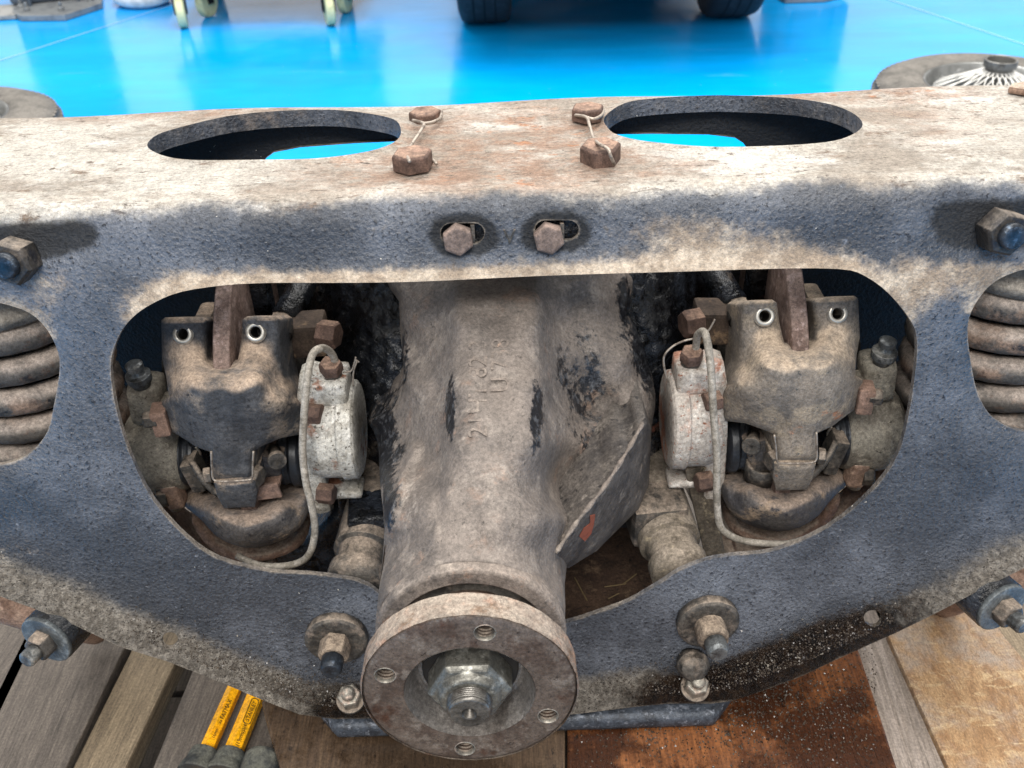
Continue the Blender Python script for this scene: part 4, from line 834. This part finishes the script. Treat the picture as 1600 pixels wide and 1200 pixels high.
relief('lower_arm', [(430, 884), (360, 878), (290, 846), (240, 800), (224, 740), (205, 740), (190, 700), (230, 830), (300, 880)], .56, M_brown, axle, d=9, back=.03, rnd=8, rdep=.005, smoothed=2)
for s in (-1, 1):
    # wishbone hub seen below the outer end of the cage
    a = P(52, 960, .475); b = P(-140, 905, .475)
    ar = cr([Vector((s * -q.x, q.y, q.z)) for q in (P(150, 985, .56), P(90, 952, .525), P(30, 930, .515), P(-60, 905, .515), P(-160, 880, .52))], 6)
    arm = mk('wishbone', *tube(ar, [.012 + .011 * min(1, k / 9) for k in range(len(ar))], 20), M_brown, axle, True, 'earth coloured wishbone end under the ' + ('right' if s > 0 else 'left') + ' corner')
    def mq(px, py, Y): p = P(px, py, Y); return Vector((-s * p.x, p.y, p.z))
    o = mq(76, 996, .452) if s < 0 else mq(62, 993, .452); axs = Vector((s * .35, -1, .05)).normalized()
    turned('pivot_sleeve', [(0, .020), (.06, .020)], o, -axs, M_oil, arm, 32)
    turned('pivot_washer', [(0, .0195), (.003, .0195), (.0035, .0188), (.0036, 0)], o, axs, M_wash, arm, 36)
    hexa('pivot_nut', o, axs, .0105, .013, M_nut, arm, .4, .003, bev=.001)
    turned('pivot_stud', [(.01, .0062), (.021, .006), (.0225, .0048), (.0226, 0)], o, axs, M_studend, arm, 20)
    # coil spring with its seat
    c = P(-30, 600, .585) if s < 0 else P(1630, 560, .585); sx = -.327 * -s; sx = s * .345
    hx = []; n = 150; turns = 6.8
    for k in range(n): 
        t = k / (n - 1); a_ = 2 * pi * turns * t + .4; hx.append(Vector((sx + .052 * cos(a_) * s, .572 + .052 * sin(a_), .385 + .0232 * turns * t)))
    sp = mk('coil_spring', *tube(hx, .0096, 14), M_spring, axle, True, 'flaking coil spring in the ' + ('right' if s > 0 else 'left') + ' cutout')
    turned('spring_seat', [(0, .058), (.005, .06), (.007, .06), (.012, .054), (.03, .050), (.05, .02)], (sx, .572, .385 + .0232 * turns + .006), (0, 0, 1), M_seat, sp, 48)
    turned('damper', [(0, .040), (.2, .040)], (sx, .572, .37), (0, 0, 1), M_oil, sp, 28)

# ------------------------------------------------------------------ yellow chisels lying on the pallet
def chisel(p0, p1, r, guard, label, script):
    a = onZ(*p0, DZ + .012); b = onZ(*p1, DZ + .012); d = (b - a).normalized(); 
    t = thing('cold_chisel', a.lerp(b, .5) - Vector((0, 0, .012)), label, 'chisel', 'yellow chisels on the pallet')
    n = Vector((0, 0, 1)); side = d.cross(n)
    V, Fc = lathe([(-.06, r), (-.03, r), ((b - a).length + .05, r)], a, d, 6, pi / 2 * 0); mk('shank', V, Fc, M_yellow, t, False, bevel=.0006)
    turned('hand_guard', [(-.014, .0135), (-.013, .0148), (-.009, .0142), (-.004, .0125), (.002, .0118), (.005, .0112), (.006, .0095), (.006, .005)][::1], a + d * .002, d, M_black, t, 36)
    # the uppermost facet carries the print
    _, u, v_ = basis(d); best = max(range(6), key=lambda k: (u * cos(pi / 6 + k * pi / 3) + v_ * sin(pi / 6 + k * pi / 3)).dot((CAM - a).normalized()))
    nn = (u * cos(pi / 6 + best * pi / 3) + v_ * sin(pi / 6 + best * pi / 3)); R = Matrix((d, nn.cross(d), nn)).transposed(); ap = r * cos(pi / 6) + .0002
    for body, at, sz in script:
        V, Fc = textmesh(body, sz, .0001); mk('print', [a + d * at + nn * ap + R @ q for q in V], Fc, M_print, t, False)
    return t, a, d, nn, ap, R
chisel((316, 1189), (372, 1064), .0062, True, 'thinner yellow chisel on the left with black guard and dark script', [('FATMAX', .043, .0046), ('xx', .0315, .0034), ('16mm', .021, .0034)])
t, a, d, nn, ap, R = chisel((358, 1191), (405, 1076), .0076, True, 'thicker yellow chisel on the right with boxed maker name', [('STANLEY', .0415, .0044), ('3/4"', .0275, .0042), ('(19mm)', .0175, .0044)])
pts = []
for k in range(24):
    an = 2 * pi * k / 24; pts.append(a + d * .0415 + nn * (ap + .0001) + R @ Vector(((.0088 if cos(an) > 0 else -.0088) + .0028 * cos(an), .003 * sin(an), 0)))
mk('print_frame', *tube(pts + [pts[0]], .0003, 5), M_print, t)
g3 = onZ(410, 1200, DZ + .014); d3 = d
t3 = thing('cold_chisel', g3 - Vector((0, 0, .014)), 'third chisel of which only the round black guard shows', 'chisel', 'yellow chisels on the pallet')
turned('hand_guard', [(-.013, .0125), (-.012, .0145), (-.002, .0160), (.006, .0160), (.009, .0145), (.010, .0)], g3, d3, M_black, t3, 36)
V, Fc = lathe([(-.10, .007), (-.012, .007)], g3, d3, 6); mk('shank', V, Fc, M_yellow, t3, False, bevel=.0006)

# ------------------------------------------------------------------ things standing on the blue floor
def wire_wheel(loc, label, rz):
    t = thing('wire_wheel', loc, label, 'wheel', 'wire wheels lying on the floor', rz, .82)
    Rr = .325; prof = [(.03, .185), (.012, .20), (.004, .24), (.010, .285), (.022, .308), (.04, .318), (.05, .323), (.12, .323), (.13, .318), (.148, .308), (.160, .285), (.168, .25), (.170, .235), (.166, .205), (.158, .19), (.150, .182), (.10, .178)]
    V, Fc = lathe(prof, (0, 0, 0), (0, 0, 1), 72, cap=False); mk('tyre', V, Fc, M_tyre, t, True, local=True)
    tv = []
    for k in range(72):
        for z, dz, off in ((.138, .012, 0), (.118, .012, .5), (.085, .012, 0), (.052, .012, .5), (.032, .012, 0)):
            an = 2 * pi * (k + off) / 72; rr = .3115 if z in (.138, .032) else .3200
            tv.append(boxv((rr * cos(an), rr * sin(an), z), (.010, .017, .014), Matrix.Rotation(an, 3, 'Z')))
    V, Fc = merge(*tv); o = mk('tread', V, Fc, M_tyre, t, False, local=True); o['kind'] = 'stuff'
    V, Fc = lathe([(.158, .192), (.162, .188), (.158, .183), (.14, .178), (.12, .165), (.10, .158), (.06, .158), (.03, .17), (.02, .185)], (0, 0, 0), (0, 0, 1), 64, cap=False); mk('rim', V, Fc, M_chrome, t, True, local=True)
    V, Fc = lathe(sharp([(.05, .045), (.15, .034), (.20, .036), (.206, .044), (.224, .044), (.226, .042), (.224, .037), (.19, .034), (.08, .03)]), (0, 0, 0), (0, 0, 1), 40, cap=False); mk('hub', V, Fc, M_hub, t, True, local=True)
    k = 0
    for ring in range(2):
        base = None
        for i in range(22):
            for sg in (-1, 1):
                if base is None or True:
                    if (ring, sg) not in _sp:
                        z0, z1 = ((.195, .135), (.13, .085))[ring]; a0 = .0; a1 = sg * .42
                        V, Fc = tube([Vector((.036, 0, z0)), Vector((.160 * cos(a1), .160 * sin(a1), z1))], .0015, 6)
                        me = bpy.data.meshes.new('spoke'); me.from_pydata([tuple(x) for x in V], [], Fc); me.materials.append(M_spoke); _sp[(ring, sg)] = me
                o = bpy.data.objects.new('spoke', _sp[(ring, sg)]); COL.objects.link(o); o.parent = t; o.rotation_euler = (0, 0, 2 * pi * (i + .25 * sg) / 22)
    return t
_sp = {}
wire_wheel((1.135, 2.19, 0), 'grey tyre with chromed wire wheel lying behind the right end of the cage', .1)
wire_wheel((-1.30, 2.17, 0), 'grey tyre lying behind the left end of the cage', .5)
# car whose two tyres stand at the top of the view
tl = onZ(759, 36, 0); tr = onZ(1136, 27, 0); cx = (tl.x + tr.x) / 2; cyy = (tl.y + tr.y) / 2
car = thing('parked_car', (cx, cyy + 1.2, 0), 'dark car parked behind, only its two tyres and underside in view', 'car')
prof = [(-.45, .22), (-.42, .5), (-.25, .78), (.1, .86), (.55, 1.25), (1.5, 1.28), (2.2, .95), (2.75, .85), (2.85, .5), (2.8, .22)]
hw = (tr.x - tl.x) / 2 + .14
V = [Vector((cx - hw, cyy + y, z)) for y, z in prof] + [Vector((cx + hw, cyy + y, z)) for y, z in prof]; n = len(prof)
mk('body', V, [tuple(range(n)), tuple(range(2 * n - 1, n - 1, -1))] + [(i, n + i, n + (i + 1) % n, (i + 1) % n) for i in range(n)], M_carpaint, car, True, bevel=.05)
mk('underbody', *boxv((cx, cyy + 1.2, .23), (hw * 2 - .3, 2.6, .1)), M_under, car, False)
mk('bumper', *boxv((cx, cyy - .47, .42), (hw * 2 - .1, .08, .12)), M_under, car, False, bevel=.02)
for sx in (-1, 1): mk('rear_lamp', *boxv((cx + sx * (hw - .16), cyy - .40, .62), (.16, .05, .12)), M_carred, car, False, bevel=.01)
for x, y in ((tl.x, tl.y), (tr.x, tr.y), (tl.x, tl.y + 2.2), (tr.x, tr.y + 2.2)):
    V, Fc = lathe([(-.07, .17), (-.085, .22), (-.088, .27), (-.078, .298), (-.06, .305), (.06, .305), (.078, .298), (.088, .27), (.085, .22), (.07, .17)], (x, y + .05, .304), (1, 0, 0), 48, cap=False)
    ty = mk('tyre', V, Fc, M_tyred, car); turned('wheel_disc', [(-.06, .18), (.06, .18), (.065, .1), (.07, .0)], (x, y + .05, .304), (1, 0, 0), M_plate, ty, 32)
    for g_ in (-.035, 0, .035):
        V, Fc = lathe([(-.003, .3052), (0, .3058), (.003, .3052)], (x + g_, y + .05, .304), (1, 0, 0), 48, cap=False); mk('tread_groove', V, Fc, M_under, ty)
# tool trolley on castors
ct = [onZ(288, 43, 0), onZ(327, 26, 0), onZ(517, 39, 0), onZ(541, 20, 0)]; mid = sum(ct, Vector()) / 4
tro = thing('tool_trolley', (mid.x, mid.y + .1, 0), 'red and grey tool trolley on cream castors behind the left side', 'trolley')
cx0, cx1 = ct[0].x - .08, ct[2].x + .10; cy0 = ct[0].y - .02
mk('base_tray', *boxv(((cx0 + cx1) / 2 + .02, cy0 + .26, .175), (cx1 - cx0, .5, .05)), M_redcart, tro, False, bevel=.008)
mk('cabinet', *boxv(((cx0 + cx1) / 2 + .02, cy0 + .27, .56), (cx1 - cx0 - .04, .46, .7)), M_greycart, tro, False, bevel=.01)
for k in range(4): mk('drawer_front', *boxv(((cx0 + cx1) / 2 + .02, cy0 + .036, .3 + k * .17), (cx1 - cx0 - .08, .012, .15)), M_redcart if k % 2 else M_greycart, tro, False, bevel=.004)
for i, p in enumerate(ct + [ct[0] + Vector((.02, .42, 0)), ct[2] + Vector((.0, .42, 0))]):
    an = (.25, -.35, .3, -.2, .1, .2)[i]; axd = Vector((cos(an), sin(an), 0)); r_ = .052
    wv = turned('castor', [(-.014, .02), (-.015, .046), (-.010, .052), (.010, .052), (.015, .046), (.014, .02)], p + Vector((0, 0, r_)), axd, M_castor, tro, 32)
    for sg in (-1, 1): mk('fork', *boxv(p + Vector((0, 0, .098)) + axd * .02 * sg, (.004, .03, .105), Matrix.Rotation(an, 3, 'Z')), M_under, wv, False)
    mk('swivel_plate', *boxv(p + Vector((0, 0, .146)), (.07, .07, .008)), M_plate, wv, False)
# lift posts with their base plates
def lift(px, label, w_, rz):
    pts = [onZ(*q, .0) for q in px]; c = sum(pts, Vector()) / len(pts)
    t = thing('lift_post', (c.x, c.y, 0), label, 'lift post', 'lift posts')
    mk('base_plate', *prism([(p.x, p.y) for p in pts][::-1], .001, .022), M_plate, t, False, bevel=.003)
    R = Matrix.Rotation(rz, 3, 'Z')
    mk('column', *boxv((c.x, c.y + .02, 1.1), (w_, .22, 2.15), R), M_steelgrey, t, False, bevel=.012)
    for sx in (-1, 1): mk('gusset', *merge(prism([(0, 0), (.1, 0), (.1, .008), (0, .008)], 0, .001)) if False else boxv(Vector((c.x, c.y + .02, .09)) + R @ Vector((sx * w_ * .28, -.12, 0)), (.012, .05, .14), R), M_steelgrey, t, False, bevel=.004)
    for p in pts[:5]:
        q = p.lerp(c, .22); hexa('anchor_bolt', (q.x, q.y, .022), (0, 0, 1), .012, .014, M_plate, t, .2); turned('anchor_stud', [(0, .006), (.03, .006), (.031, 0)], (q.x, q.y, .022), (0, 0, 1), M_plate, t, 12)
    return t
lift([(22, 28), (34, 34), (103, 33), (161, 14), (160, -8), (90, -40), (30, -20)], 'dark blue grey lift post on a bolted plate at the top left', .30, .35)
lift([(1208, -4), (1226, 6), (1288, 4), (1316, -2), (1320, -40), (1215, -40)], 'lift post whose grey plate corner shows at the top right', .26, 0)
o = mk('floor_channel', *prism([(p.x, p.y) for p in (onZ(-160, 42, 0), onZ(26, 31, 0), onZ(30, 14, 0), onZ(-160, 24, 0))], .0015, .018), M_channel, None, False, bevel=.004); tagm(o, 'flat grey cable cover running up to the left lift post', 'cable cover')
# crumpled white plastic bag by the lift post
bc = onZ(206, 12, .0); V, Fc = lathe([(0, .0), (.001, .08), (.015, .10), (.035, .10), (.055, .085), (.07, .045), (.075, .0)], bc + Vector((.02, .06, 0)), (0, 0, 1), 28, wob=.0)
V = [bc + Vector((.02, .06, 0)) + (q - bc - Vector((.02, .06, 0))) * (1 + .18 * sin(9 * q.x + 31 * q.z) + .10 * sin(23 * q.y + 17 * q.x)) for q in V]; V = [Vector((q.x, q.y, max(q.z, .001))) for q in V]
o = mk('plastic_bag', V, Fc, M_bag, None, True); tagm(o, 'crumpled white plastic bag beside the left lift post', 'plastic bag')
